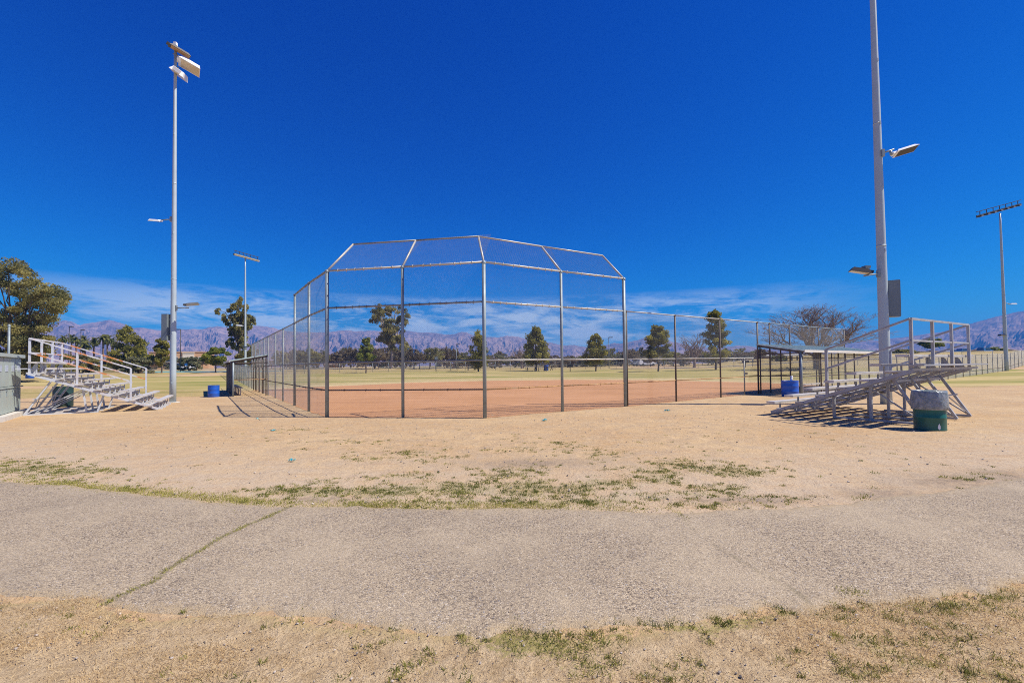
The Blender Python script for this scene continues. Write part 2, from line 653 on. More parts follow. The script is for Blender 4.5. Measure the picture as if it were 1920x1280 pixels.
# green patches in the bare dirt beyond the path: (px, py, half width, half height, strength)
GREEN = [(60, 878, 70, 8, .9), (140, 884, 50, 6, .9), (20, 868, 40, 6, .6), (70, 905, 120, 5, .55), (230, 918, 110, 5, .5), (340, 930, 80, 5, .5), (430, 940, 60, 4, .5),
         (520, 918, 70, 6, .85), (590, 922, 90, 7, .9), (690, 922, 70, 9, .9), (620, 905, 40, 6, .5), (760, 920, 70, 9, .95), (760, 895, 80, 9, .5),
         (860, 915, 90, 12, .85), (960, 890, 90, 10, .55), (985, 915, 90, 14, .95), (1080, 915, 70, 10, .9), (1150, 905, 70, 10, .8), (1230, 885, 70, 9, .7),
         (1260, 870, 60, 5, .8), (1330, 880, 60, 7, .8), (1390, 885, 60, 6, .9), (1370, 915, 50, 6, .7), (1300, 925, 80, 6, .6), (1240, 900, 50, 9, .7),
         (770, 850, 60, 6, .5), (700, 856, 50, 5, .4), (820, 858, 40, 5, .5), (980, 842, 50, 6, .45), (1060, 838, 50, 5, .4), (1120, 856, 50, 6, .45), (650, 832, 50, 4, .3),
         (560, 838, 40, 4, .25), (1520, 932, 60, 4, .5), (1600, 932, 50, 4, .5), (1410, 930, 50, 4, .5), (1800, 893, 40, 5, .6), (1870, 886, 30, 4, .6), (1700, 930, 40, 3, .4),
         (1020, 941, 260, 6, .8), (760, 942, 150, 5, .75), (1300, 946, 120, 4, .6), (880, 928, 250, 9, .55), (1180, 930, 230, 8, .5), (640, 940, 120, 4, .6),
         (1450, 748, 60, 3, .6), (540, 782, 40, 2, .4), (575, 806, 40, 3, .3),
         (1530, 897, 14, 2, .1)]
NGREEN = [(1150, 1188, 90, 7, .8), (1420, 1164, 110, 7, .8), (1560, 1152, 70, 6, .7), (1760, 1136, 120, 7, .7), (1880, 1122, 50, 6, .7), (780, 1190, 60, 8, .5), (1500, 1215, 60, 12, .5), (1750, 1190, 60, 12, .45), (1000, 1250, 60, 12, .5), (1620, 1262, 70, 12, .5), (980, 1205, 130, 22, .9), (880, 1190, 60, 10, .6), (960, 1225, 50, 12, .9), (1270, 1172, 60, 8, .9), (1360, 1170, 50, 8, .9), (1470, 1148, 40, 6, .9),
          (1330, 1190, 60, 10, .5), (1200, 1175, 50, 8, .6), (1640, 1205, 60, 16, .55), (1100, 1250, 90, 16, .5), (1580, 1190, 80, 14, .4), (1860, 1265, 60, 16, .6),
          (1400, 1235, 120, 20, .35), (560, 1160, 60, 10, .35), (500, 1150, 40, 8, .45), (270, 1195, 50, 10, .25), (1820, 1128, 60, 6, .5), (1690, 1140, 40, 6, .4), (1700, 1240, 90, 20, .45),
          (830, 1250, 60, 16, .45), (1250, 1270, 80, 14, .4), (40, 1190, 70, 12, .2), (240, 1240, 60, 20, .15), (560, 1230, 40, 10, .25)]


def green_density(x, y):
    g = np.zeros(np.shape(x))
    m = (np.abs(x) < 14) & (y > 4.2) & (y < 26)
    xs, ys = x[m], y[m]
    acc = np.zeros(xs.shape)
    for b in GREEN:
        acc = np.maximum(acc, b[4] * blob(*b[:4], xs, ys))
    g[m] = acc
    m = (np.abs(x) < 6) & (y > 1.4) & (y < 3.6)
    xs, ys = x[m], y[m]
    acc = np.zeros(xs.shape)
    for b in NGREEN:
        acc = np.maximum(acc, b[4] * blob(*b[:4], xs, ys))
    g[m] = np.maximum(g[m], acc)
    return g


def zones(x, y):
    """(bare dirt, dry lawn, green) weights of the ground."""
    r = np.hypot(x, y)
    az = np.degrees(np.arctan2(x, np.maximum(y, 1e-6)))
    nz = fbm(x * 0.25, y * 0.25, 3, 4) - 0.5
    nz2 = fbm(x * 0.06, y * 0.06, 9, 4) - 0.5
    # front of the path is dormant turf
    turf = sstep(0.12, -0.12, y - path_near(x) + (fbm(x * 1.6, y * 1.6, 5) - 0.5) * 0.5)
    # dirt reaches round the backstop and bleachers, grass beyond it left and right
    sl = (x - PA2.x) * LOUT.x + (y - PA2.y) * LOUT.y
    sr = (x - PE.x) * ROUT.x + (y - PE.y) * ROUT.y
    al = (x - PE.x) * RDIR.x + (y - PE.y) * RDIR.y
    lawn_l = sstep(-1.2, 1.2, y - 28.6 + nz * 5 - 0.04 * (x + 20)) * sstep(2.6, 4.2, sl + nz * 2) * (x < 0)
    lawn_r = sstep(1.0, -1.0, sr - 1.2) * sstep(20, 23, al) * (x > 0)
    lawn_c = ((sl < 0.5) | (x > -10)) & ((sr < 0.5) | (x < 4)) & (y > 40)
    lawn = np.maximum(np.maximum(lawn_l, lawn_r), lawn_c * 1.0)
    # sandy wear and a pale track across the left lawn
    wear = sstep(0.06, 0.16, nz2) * 0.7
    strip = np.exp(-((y - 47 - 0.15 * x) / 3.0) ** 2) * (x < -14) * 0.9
    lawn = lawn * (1 - np.clip(wear + strip, 0, 1) * sstep(28, 40, r))
    hill = sstep(70, 95, r) * sstep(18, 30, az)
    lawn = np.maximum(lawn, hill * 0.9)
    dry = np.maximum(turf, lawn)
    g = green_density(x, y)
    band = np.exp(-((sr - 4.6 - nz * 2.5) / 1.5) ** 2) * sstep(20, 25, al) * 0.95
    band2 = np.exp(-((sr - 9.6 - nz * 4) / 1.3) ** 2) * sstep(17, 22, al) * 0.5
    stk = fbm(x * 0.035, y * 0.30, 12, 4) - 0.5
    far_g = lawn * np.clip(0.24 + nz2 * 1.2 + stk * 3.2, 0, 0.9) * (x < 2) + lawn * np.clip(0.02 + nz2 * 1.2, 0, 0.35) * (x >= 2)
    g = np.maximum(g, np.maximum(band, band2))
    g = np.maximum(g, far_g * sstep(26, 34, r))
    return dry, g, turf


DRY, GRN, TURF = zones(X, Y)
PALE = sstep(4.5, 0.2, Y - path_far(X)) * (Y > path_far(X) - 1) * (np.abs(X) < 60)
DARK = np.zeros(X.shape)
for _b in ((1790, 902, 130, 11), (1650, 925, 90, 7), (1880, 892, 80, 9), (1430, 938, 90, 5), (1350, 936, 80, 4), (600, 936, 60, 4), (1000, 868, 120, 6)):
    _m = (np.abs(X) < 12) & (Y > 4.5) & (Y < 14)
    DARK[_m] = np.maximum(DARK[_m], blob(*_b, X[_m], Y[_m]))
Z = H(X, Y)
mic = (fbm(X * 3.0, Y * 3.0, 21, 3) - 0.5) * 0.025 * (1 - sstep(12, 25, np.hypot(X, Y)))
pin = np.minimum(Y - path_near(X), path_far(X) - Y)
Z = Z + np.where(np.abs(X) < 60, mic * (1 - sstep(-0.1, 0.25, pin)) - 0.03 * sstep(0.30, 0.6, pin), mic)
nxg, nyg = len(gx), len(gy)
idx = np.arange(nxg * nyg).reshape(nyg, nxg)
FQ = np.stack([idx[:-1, :-1], idx[:-1, 1:], idx[1:, 1:], idx[1:, :-1]], -1).reshape(-1, 4)


def ground_mat():
    m, t, b = newmat('bare_dirt_and_lawn')
    geo = t.nodes.new('ShaderNodeNewGeometry').outputs['Position']
    n_big = noise(t, geo, 0.35, 6, 0.6)
    n_mid = noise(t, geo, 2.2, 6, 0.65)
    n_fine = noise(t, geo, 26, 5, 0.65)
    n_grain = noise(t, geo, 130, 3, 0.7)
    n_m2 = noise(t, geo, 7.0, 5, 0.7)
    dirt = mixc(t, ramp(t, n_big, [(0.35, 0), (0.65, 1)]), (0.45, 0.30, 0.150), (0.54, 0.395, 0.215))
    dirt = mixc(t, mathn(t, 'MULTIPLY', ramp(t, n_mid, [(0.44, 0), (0.60, 1)]), 0.7), dirt, (0.40, 0.30, 0.185))
    dirt = mixc(t, mathn(t, 'MULTIPLY', ramp(t, n_m2, [(0.50, 0), (0.68, 1)]), 0.55), dirt, (0.60, 0.465, 0.29))
    dirt = mixc(t, mathn(t, 'MULTIPLY', ramp(t, n_m2, [(0.28, 1), (0.42, 0)]), 0.5), dirt, (0.33, 0.225, 0.125))
    ap = t.nodes.new('ShaderNodeAttribute')
    ap.attribute_name = 'pale'
    dirt = mixc(t, mathn(t, 'MULTIPLY', ap.outputs['Fac'], ramp(t, n_mid, [(0.25, 0.3), (0.6, 0.9)])), dirt, (0.49, 0.395, 0.275))
    dirt = mixc(t, mathn(t, 'MULTIPLY', ramp(t, n_fine, [(0.35, 1), (0.5, 0)]), 0.5), dirt, (0.38, 0.25, 0.14))
    dirt = mixc(t, mathn(t, 'MULTIPLY', ramp(t, n_grain, [(0.60, 0), (0.72, 1)]), 0.5), dirt, (0.27, 0.20, 0.14))
    dirt = mixc(t, 1.0, dirt, (1.09, 1.07, 1.07), 'MULTIPLY')
    ms = nd(t, 'ShaderNodeMapping')
    ms.inputs['Rotation'].default_value = (0, 0, 0.35)
    ms.inputs['Scale'].default_value = (0.5, 3.2, 1)
    t.links.new(geo, ms.inputs[0])
    n_sc = noise(t, ms.outputs[0], 1.6, 6, 0.7, 0.6)
    dirt = mixc(t, mathn(t, 'MULTIPLY', ramp(t, n_sc, [(0.54, 0), (0.64, 1)]), 0.45), dirt, (0.42, 0.265, 0.145))
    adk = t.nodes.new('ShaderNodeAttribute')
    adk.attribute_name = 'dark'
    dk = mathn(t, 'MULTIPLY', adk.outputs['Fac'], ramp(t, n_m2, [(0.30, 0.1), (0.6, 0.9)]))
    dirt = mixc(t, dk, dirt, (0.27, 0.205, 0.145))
    # scattered little stones
    vo = t.nodes.new('ShaderNodeTexVoronoi')
    vo.inputs['Scale'].default_value = 14
    t.links.new(geo, vo.inputs['Vector'])
    st = mathn(t, 'LESS_THAN', vo.outputs['Distance'], 0.13)
    vsep = nd(t, 'ShaderNodeSeparateColor')
    t.links.new(vo.outputs['Color'], vsep.inputs[0])
    st = mathn(t, 'MULTIPLY', st, mathn(t, 'GREATER_THAN', vsep.outputs[0], 0.72))
    dirt = mixc(t, mathn(t, 'MULTIPLY', st, 0.8), dirt, mixc(t, vsep.outputs[1], (0.16, 0.12, 0.10), (0.62, 0.52, 0.42)))
    ad = t.nodes.new('ShaderNodeAttribute')
    ad.attribute_name = 'dry'
    ag = t.nodes.new('ShaderNodeAttribute')
    ag.attribute_name = 'green'
    dry = mixc(t, ramp(t, n_mid, [(0.38, 0), (0.62, 1)]), (0.35, 0.275, 0.105), (0.48, 0.37, 0.165))
    dry = mixc(t, mathn(t, 'MULTIPLY', ramp(t, n_fine, [(0.36, 1), (0.52, 0)]), 0.5), dry, (0.30, 0.20, 0.10))
    au = t.nodes.new('ShaderNodeAttribute')
    au.attribute_name = 'turf'
    soil = mixc(t, ramp(t, n_m2, [(0.35, 0), (0.65, 1)]), (0.42, 0.305, 0.17), (0.58, 0.45, 0.28))
    soil = mixc(t, mathn(t, 'MULTIPLY', ramp(t, n_grain, [(0.42, 1), (0.55, 0)]), 0.6), soil, (0.27, 0.18, 0.10))
    dry = mixc(t, au.outputs['Fac'], dry, soil)
    mp2 = nd(t, 'ShaderNodeMapping')
    mp2.inputs['Scale'].default_value = (1, 1, 1)
    t.links.new(geo, mp2.inputs[0])
    dfac = mathn(t, 'ADD', ad.outputs['Fac'], mathn(t, 'MULTIPLY', mathn(t, 'SUBTRACT', n_fine, 0.5), 1.1))
    dfac = ramp(t, dfac, [(0.35, 0), (0.62, 1)])
    base = mixc(t, dfac, dirt, dry)
    grn = mixc(t, n_fine, (0.16, 0.155, 0.035), (0.32, 0.285, 0.085))
    gf = mathn(t, 'ADD', ag.outputs['Fac'], mathn(t, 'MULTIPLY', mathn(t, 'SUBTRACT', n_fine, 0.5), 1.6))
    gf = mathn(t, 'ADD', gf, mathn(t, 'MULTIPLY', mathn(t, 'SUBTRACT', n_mid, 0.5), 1.2))
    gfr = mathn(t, 'MULTIPLY', ramp(t, gf, [(0.50, 0), (0.85, 0.8)]), ramp(t, ad.outputs['Fac'], [(0.0, 0.55), (0.5, 1.0)]))
    base = mixc(t, gfr, base, grn)
    t.links.new(base, b.inputs['Base Color'])
    b.inputs['Roughness'].default_value = 0.95
    b.inputs['Specular IOR Level'].default_value = 0.15
    bn = t.nodes.new('ShaderNodeBump')
    bn.inputs['Strength'].default_value = 0.7
    bn.inputs['Distance'].default_value = 0.025
    hsum = mathn(t, 'ADD', n_fine, mathn(t, 'MULTIPLY', n_grain, 0.35))
    hsum = mathn(t, 'ADD', hsum, mathn(t, 'MULTIPLY', n_m2, 2.2))
    hsum = mathn(t, 'ADD', hsum, mathn(t, 'MULTIPLY', st, 0.5))
    t.links.new(hsum, bn.inputs['Height'])
    t.links.new(bn.outputs[0], b.inputs['Normal'])
    return m


g_ob = np_mesh('ground', np.stack([X, Y, Z], 1), FQ, ground_mat(), smooth=True, attrs={'dry': DRY, 'green': GRN, 'turf': TURF, 'pale': PALE, 'dark': DARK})
tag(g_ob, 'sandy dirt and dormant lawn', None, kind='structure')


# gravel path
def path_mat():
    m, t, b = newmat('chip_seal_gravel')
    geo = t.nodes.new('ShaderNodeNewGeometry').outputs['Position']
    n_w = noise(t, geo, 20, 3, 0.5, out=1)
    vo = t.nodes.new('ShaderNodeTexVoronoi')
    vo.inputs['Scale'].default_value = 104
    t.links.new(geo, vo.inputs['Vector'])
    vs = nd(t, 'ShaderNodeSeparateColor')
    t.links.new(vo.outputs['Color'], vs.inputs[0])
    stone = ramp(t, vs.outputs[0], [(0.0, (0.07, 0.06, 0.055)), (0.12, (0.18, 0.14, 0.105)), (0.35, (0.35, 0.275, 0.185)), (0.7, (0.47, 0.375, 0.25)), (0.88, (0.58, 0.47, 0.32)), (0.97, (0.30, 0.28, 0.27)), (1.0, (0.72, 0.62, 0.47))])
    gap = ramp(t, vo.outputs['Distance'], [(0.45, 0), (0.72, 1)])
    c = mixc(t, mathn(t, 'MULTIPLY', gap, 0.6), stone, (0.23, 0.175, 0.12))
    vo2 = t.nodes.new('ShaderNodeTexVoronoi')
    vo2.inputs['Scale'].default_value = 30
    t.links.new(geo, vo2.inputs['Vector'])
    vs2 = nd(t, 'ShaderNodeSeparateColor')
    t.links.new(vo2.outputs['Color'], vs2.inputs[0])
    big = mathn(t, 'MULTIPLY', mathn(t, 'LESS_THAN', vo2.outputs['Distance'], 0.24), mathn(t, 'GREATER_THAN', vs2.outputs[1], 0.86))
    c = mixc(t, mathn(t, 'MULTIPLY', big, 0.85), c, ramp(t, vs2.outputs[0], [(0, (0.07, 0.065, 0.07)), (0.6, (0.22, 0.19, 0.18)), (1, (0.66, 0.58, 0.48))]))
    n_b = noise(t, geo, 0.9, 5, 0.6)
    c = mixc(t, mathn(t, 'MULTIPLY', ramp(t, n_b, [(0.42, 0), (0.66, 1)]), 0.45), c, (0.50, 0.405, 0.275))
    n_p = noise(t, geo, 0.33, 4, 0.6, 0.8)
    c = mixc(t, mathn(t, 'MULTIPLY', ramp(t, n_p, [(0.48, 0), (0.62, 1)]), 0.20), c, (0.17, 0.14, 0.11))
    # fine dirt drifts in along the edges, following the attribute
    ae = t.nodes.new('ShaderNodeAttribute')
    ae.attribute_name = 'edge'
    n_f = noise(t, geo, 9, 6, 0.7)
    n_g = noise(t, geo, 60, 4, 0.7)
    ef = mathn(t, 'ADD', ae.outputs['Fac'], mathn(t, 'MULTIPLY', mathn(t, 'SUBTRACT', n_f, 0.5), 1.3))
    ef = mathn(t, 'ADD', ef, mathn(t, 'MULTIPLY', mathn(t, 'SUBTRACT', n_g, 0.5), 1.0))
    c = mixc(t, ramp(t, ef, [(0.45, 0), (0.75, 0.95)]), c, mixc(t, n_g, (0.30, 0.225, 0.13), (0.50, 0.385, 0.24)))
    ac = t.nodes.new('ShaderNodeAttribute')
    ac.attribute_name = 'crack'
    cf = mathn(t, 'ADD', ac.outputs['Fac'], mathn(t, 'MULTIPLY', mathn(t, 'SUBTRACT', n_g, 0.5), 0.8))
    c = mixc(t, ramp(t, cf, [(0.34, 0), (0.75, 0.8)]), c, (0.20, 0.165, 0.10))
    t.links.new(c, b.inputs['Base Color'])
    b.inputs['Roughness'].default_value = 0.9
    b.inputs['Specular IOR Level'].default_value = 0.2
    bn = t.nodes.new('ShaderNodeBump')
    bn.inputs['Strength'].default_value = 0.6
    bn.inputs['Distance'].default_value = 0.007
    hh = mathn(t, 'SUBTRACT', 1.0, vo.outputs['Distance'])
    hh = mathn(t, 'ADD', hh, mathn(t, 'MULTIPLY', big, 0.6))
    t.links.new(hh, bn.inputs['Height'])
    t.links.new(bn.outputs[0], b.inputs['Normal'])
    return m


CRACK = [on_ground(*p) for p in [(548, 950), (500, 972), (450, 992), (410, 1013), (385, 1030), (345, 1053), (310, 1073), (280, 1095), (240, 1112), (190, 1137)]]
CRACK2 = [on_ground(*p) for p in [(1265, 958), (1290, 985), (1330, 1020), (1400, 1060), (1480, 1105), (1530, 1150)]]


def dist_poly(x, y, pts):
    d = np.full(np.shape(x), 1e9)
    for a, b in zip(pts[:-1], pts[1:]):
        vx, vy = b.x - a.x, b.y - a.y
        tt = np.clip(((x - a.x) * vx + (y - a.y) * vy) / (vx * vx + vy * vy), 0, 1)
        d = np.minimum(d, np.hypot(x - a.x - tt * vx, y - a.y - tt * vy))
    return d


pxs = axis(-8, 8, 0.05, 1.06, -60, 60)
pxs = pxs[(pxs > -60) & (pxs < 60)]
NT = 61
tt = np.linspace(0, 1, NT)
wn = (fbm(pxs * 1.3, pxs * 0, 31, 4) - 0.5) * 0.30 + (fbm(pxs * 9, pxs * 0, 32, 3) - 0.5) * 0.10
wf = (fbm(pxs * 1.1, pxs * 0 + 5, 33, 4) - 0.5) * 0.26 + (fbm(pxs * 8, pxs * 0 + 3, 34, 3) - 0.5) * 0.10
y0 = path_near(pxs) + wn - 0.02
y1 = path_far(pxs) + wf + 0.02
PX = np.repeat(pxs[:, None], NT, 1)
PY = y0[:, None] * (1 - tt) + y1[:, None] * tt
dn = PY - y0[:, None]
df = y1[:, None] - PY
EDG = np.maximum(np.clip(1.0 - dn / 0.36, 0, 1) * 0.85, np.clip(1.0 - df / 0.40, 0, 1) * 0.9)
PZ = H(PX, PY) + 0.016 - 0.045 * np.clip(1 - np.minimum(dn, df) / 0.14, 0, 1) ** 1.5 + (fbm(PX * 7, PY * 7, 44, 2) - .5) * 0.010
wob = (fbm(PX * 2.5, PY * 2.5, 41, 3) - 0.5) * 0.06
CRK = np.clip(1 - dist_poly(PX + wob, PY + wob, CRACK) / 0.05, 0, 1) * 1.1 + np.clip(1 - dist_poly(PX + wob, PY - wob, CRACK2) / 0.07, 0, 1) * (0.25 + 0.75 * fbm(PX * 3, PY * 3, 46, 3))
pid = np.arange(PX.size).reshape(PX.shape)
PF = np.stack([pid[:-1, :-1], pid[1:, :-1], pid[1:, 1:], pid[:-1, 1:]], -1).reshape(-1, 4)
p_ob = np_mesh('path', np.stack([PX.ravel(), PY.ravel(), PZ.ravel()], 1), PF, path_mat(), smooth=True, attrs={'edge': EDG.ravel(), 'crack': CRK.ravel()})
tag(p_ob, 'grey brown gravel chip path', None, kind='structure')


# infield clay
def sheet(name, outline, z, mat, label, step=None, attrs=False):
    """A sheet over the ground inside an outline, on a grid, clipped with a ragged edge."""
    ox = [p[0] for p in outline]
    oy = [p[1] for p in outline]
    me = bpy.data.meshes.new(name)
    v = [(a, b, Hs(a, b) + z) for a, b in outline]
    me.from_pydata(v, [], [tuple(range(len(v)))])
    me.materials.append(mat)
    o = bpy.data.objects.new(name, me)
    link(o)
    tag(o, label, None, kind='structure')
    return o


def clay_mat():
    m, t, b = newmat('infield_clay')
    geo = t.nodes.new('ShaderNodeNewGeometry').outputs['Position']
    n1 = noise(t, geo, 0.25, 5, 0.6)
    n2 = noise(t, geo, 3.5, 6, 0.65)
    n3 = noise(t, geo, 40, 4, 0.6)
    c = mixc(t, ramp(t, n1, [(0.35, 0), (0.65, 1)]), (0.48, 0.245, 0.11), (0.57, 0.305, 0.15))
    c = mixc(t, mathn(t, 'MULTIPLY', ramp(t, n2, [(0.4, 0), (0.7, 1)]), 0.35), c, (0.58, 0.34, 0.19))
    mk = nd(t, 'ShaderNodeMapping')
    mk.inputs['Rotation'].default_value = (0, 0, 0.25)
    mk.inputs['Scale'].default_value = (0.12, 2.2, 1)
    t.links.new(geo, mk.inputs[0])
    n4 = noise(t, mk.outputs[0], 1.0, 5, 0.65)
    c = mixc(t, mathn(t, 'MULTIPLY', ramp(t, n4, [(0.46, 0), (0.62, 1)]), 0.5), c, (0.40, 0.205, 0.105))
    c = mixc(t, mathn(t, 'MULTIPLY', ramp(t, n3, [(0.35, 1), (0.5, 0)]), 0.3), c, (0.36, 0.18, 0.09))
    t.links.new(c, b.inputs['Base Color'])
    b.inputs['Roughness'].default_value = 0.95
    b.inputs['Specular IOR Level'].default_value = 0.1
    bn = t.nodes.new('ShaderNodeBump')
    bn.inputs['Strength'].default_value = 0.5
    bn.inputs['Distance'].default_value = 0.02
    t.links.new(n3, bn.inputs['Height'])
    t.links.new(bn.outputs[0], b.inputs['Normal'])
    return m


rng = np.random.default_rng(5)
cen, rad = (0.0, 27.0), 21.0
a0, a1 = math.radians(3), math.radians(160)
arc = []
for k in range(90):
    a = a0 + (a1 - a0) * k / 89
    rr = rad + (fbm(np.array(k * .35), np.array(0.0), 51) - 0.5) * 1.0 + (fbm(np.array(k * 1.7), np.array(3.0), 52) - 0.5) * 0.5
    arc.append((cen[0] + rr * math.cos(a), cen[1] + rr * math.sin(a)))
PL_end = PA2 + LDIR * 18.5
PR_end = PE + RDIR * 20.0


def inside(p, d, k=0.12):
    return (p.x - d.x * k, p.y - d.y * k)


edge_front = []
fp = [inside(PR_end, ROUT), inside(PE, ROUT, -0.05), inside(PD, RDIR * 0 + Vector((0.5, -0.85, 0)), 0.0), inside(PC, Vector((0, -1, 0)), 0.0), inside(PB, Vector((0, -1, 0)), 0.0), inside(PA, Vector((-0.4, -1, 0)), 0.0), inside(PA1, LOUT, 0.0), inside(PA2, LOUT, 0.0), inside(PL_end, LOUT)]
seg = []
for p, q in zip(fp[:-1], fp[1:]):
    n = max(2, int(math.hypot(q[0] - p[0], q[1] - p[1]) / 0.25))
    for k in range(n):
        seg.append((p[0] + (q[0] - p[0]) * k / n, p[1] + (q[1] - p[1]) * k / n))
seg.append(fp[-1])
seg = [(x + (fbm(np.array(i * .6), np.array(1.), 61) - .5) * .18, y + (fbm(np.array(i * .6), np.array(4.), 62) - .5) * .25) for i, (x, y) in enumerate(seg)]
outline = list(reversed(seg)) + arc
# build as a fan over rings so it follows the ground
ccx, ccy = 0.0, 30.0
ring = []
NR = 24
vs_, fs_ = [], []
N_o = len(outline)
for k in range(NR + 1):
    s_ = k / NR
    for (x, y) in outline:
        xx, yy = ccx + (x - ccx) * s_, ccy + (y - ccy) * s_
        vs_.append((xx, yy, Hs(xx, yy) + 0.006 + 0.012 * (1 - s_)))
for k in range(NR):
    for i in range(N_o):
        j = (i + 1) % N_o
        fs_.append((k * N_o + i, k * N_o + j, (k + 1) * N_o + j, (k + 1) * N_o + i))
M['clay'] = clay_mat()
cl_ob = np_mesh('infield', np.array(vs_), np.array(fs_), M['clay'], smooth=True)
tag(cl_ob, 'orange brown infield clay', None, kind='structure')


# outfield turf, a big fan beyond the clay
def turf_mat():
    m, t, b = newmat('dormant_outfield_turf')
    geo = t.nodes.new('ShaderNodeNewGeometry').outputs['Position']
    mpn = nd(t, 'ShaderNodeMapping')
    mpn.inputs['Scale'].default_value = (0.06, 0.34, 1)
    t.links.new(geo, mpn.inputs[0])
    n1 = noise(t, mpn.outputs[0], 0.8, 5, 0.6)
    n2 = noise(t, geo, 1.4, 6, 0.7)
    c = ramp(t, n1, [(0.36, (0.54, 0.42, 0.20)), (0.46, (0.42, 0.335, 0.135)), (0.56, (0.33, 0.285, 0.095)), (0.66, (0.21, 0.23, 0.055))])
    ad = t.nodes.new('ShaderNodeAttribute')
    ad.attribute_name = 'pale'
    c = mixc(t, mathn(t, 'MULTIPLY', ad.outputs['Fac'], ramp(t, n2, [(0.2, 0.7), (0.6, 1.0)])), c, (0.60, 0.46, 0.25))
    c = mixc(t, mathn(t, 'MULTIPLY', ramp(t, n2, [(0.35, 1), (0.55, 0)]), 0.35), c, (0.27, 0.235, 0.085))
    t.links.new(c, b.inputs['Base Color'])
    b.inputs['Roughness'].default_value = 0.95
    b.inputs['Specular IOR Level'].default_value = 0.1
    return m


vs_, fs_, pale = [], [], []
NA = 91
radii = list(np.linspace(20.5, 31, 12)) + list(np.linspace(32, 62, 14))
for k, r0 in enumerate(radii):
    for i in range(NA):
        a = math.radians(2) + math.radians(158) * i / (NA - 1)
        x, y = cen[0] + r0 * math.cos(a), cen[1] + r0 * math.sin(a)
        vs_.append((x, y, Hs(x, y) + 0.003))
        pale.append(max(0.0, 1.0 - (r0 - 20.5) / 9.0) * 0.95)
for k in range(len(radii) - 1):
    for i in range(NA - 1):
        fs_.append((k * NA + i, k * NA + i + 1, (k + 1) * NA + i + 1, (k + 1) * NA + i))
of_ob = np_mesh('outfield', np.array(vs_), np.array(fs_), turf_mat(), smooth=True, attrs={'pale': pale})
tag(of_ob, 'straw coloured outfield turf with green bands', None, kind='structure')


# far strips on the left: asphalt lane and teal sports court
def strip(name, pts, width, z, mat, label):
    mb = MB()
    P = [Vector(p) for p in pts]
    Ls, Rs = [], []
    for k, p in enumerate(P):
        d = (P[min(k + 1, len(P) - 1)] - P[max(k - 1, 0)]).normalized()
        nrm = Vector((-d.y, d.x, 0))
        for lst, s in ((Ls, .5), (Rs, -.5)):
            q = p + nrm * width * s
            lst.append(Vector((q.x, q.y, Hs(q.x, q.y) + z)))
    for k in range(len(P) - 1):
        mb.quad(Rs[k], Rs[k + 1], Ls[k + 1], Ls[k])
    o = mb.build(name, mat)
    return tag(o, label, None, kind='structure')


strip('road', [(-110 + 8 * k, 112 + 1.0 * k, 0) for k in range(18)], 7.0, 0.02, M['asphalt'], 'grey parking lane behind the lawn')
strip('court', [(-74 + 5 * k, 92 + 0.6 * k, 0) for k in range(6)], 9.0, 0.02, M['teal'], 'teal painted sports court')
strip('lane', [(20 + 6 * k, 92 - 0.5 * k, 0) for k in range(10)], 3.0, 0.03, M['asphalt'], 'grey walking lane behind the field')


# ------------------------------------------------------------------ mountains
def ridge_profile():
    L = [(-300, 600), (-100, 606), (0, 604), (60, 606), (95, 609), (110, 602), (122, 600), (134, 602), (150, 609), (160, 606), (172, 604), (185, 603), (196, 601), (205, 599), (214, 601),
         (225, 604), (236, 608), (246, 614), (262, 613), (280, 616), (292, 618), (310, 619), (330, 618), (346, 617), (362, 616), (378, 617), (392, 613), (408, 611), (430, 614),
         (455, 612), (480, 610), (500, 612), (512, 614), (524, 617), (540, 621), (560, 622), (600, 622.5), (622, 621.5), (636, 619), (652, 618.5), (666, 621), (687, 619.5), (720, 620),
         (745, 619), (769, 620), (787, 623), (811, 623), (834, 627), (853, 626), (860, 623), (866, 621.5), (876, 623), (892, 630), (916, 631), (934, 632), (941, 631), (950, 629),
         (972, 631), (986, 634.5), (1008, 639), (1030, 641), (1055, 647), (1076, 646), (1096, 650), (1118, 650), (1138, 646), (1152, 642), (1164, 643), (1183, 640), (1198, 636),
         (1209, 632.5), (1228, 633), (1250, 638), (1270, 642), (1282, 644), (1296, 648), (1330, 652), (1373, 649), (1382, 647.5), (1396, 648), (1411, 649), (1424, 653), (1470, 656),
         (1520, 653), (1560, 648), (1594, 643.5), (1612, 640), (1628, 638), (1650, 636.5), (1680, 633), (1705, 630), (1730, 626), (1769, 621), (1795, 613), (1821, 606), (1850, 597.5),
         (1866, 593), (1889, 588), (1920, 582), (1990, 572), (2100, 560), (2300, 575), (2600, 600)]
    az, el = [], []
    for px, py in L:
        d = ray(px, py)
        az.append(math.atan2(d.x, d.y))
        el.append(d.z / math.hypot(d.x, d.y))
    return np.array(az), np.array(el)


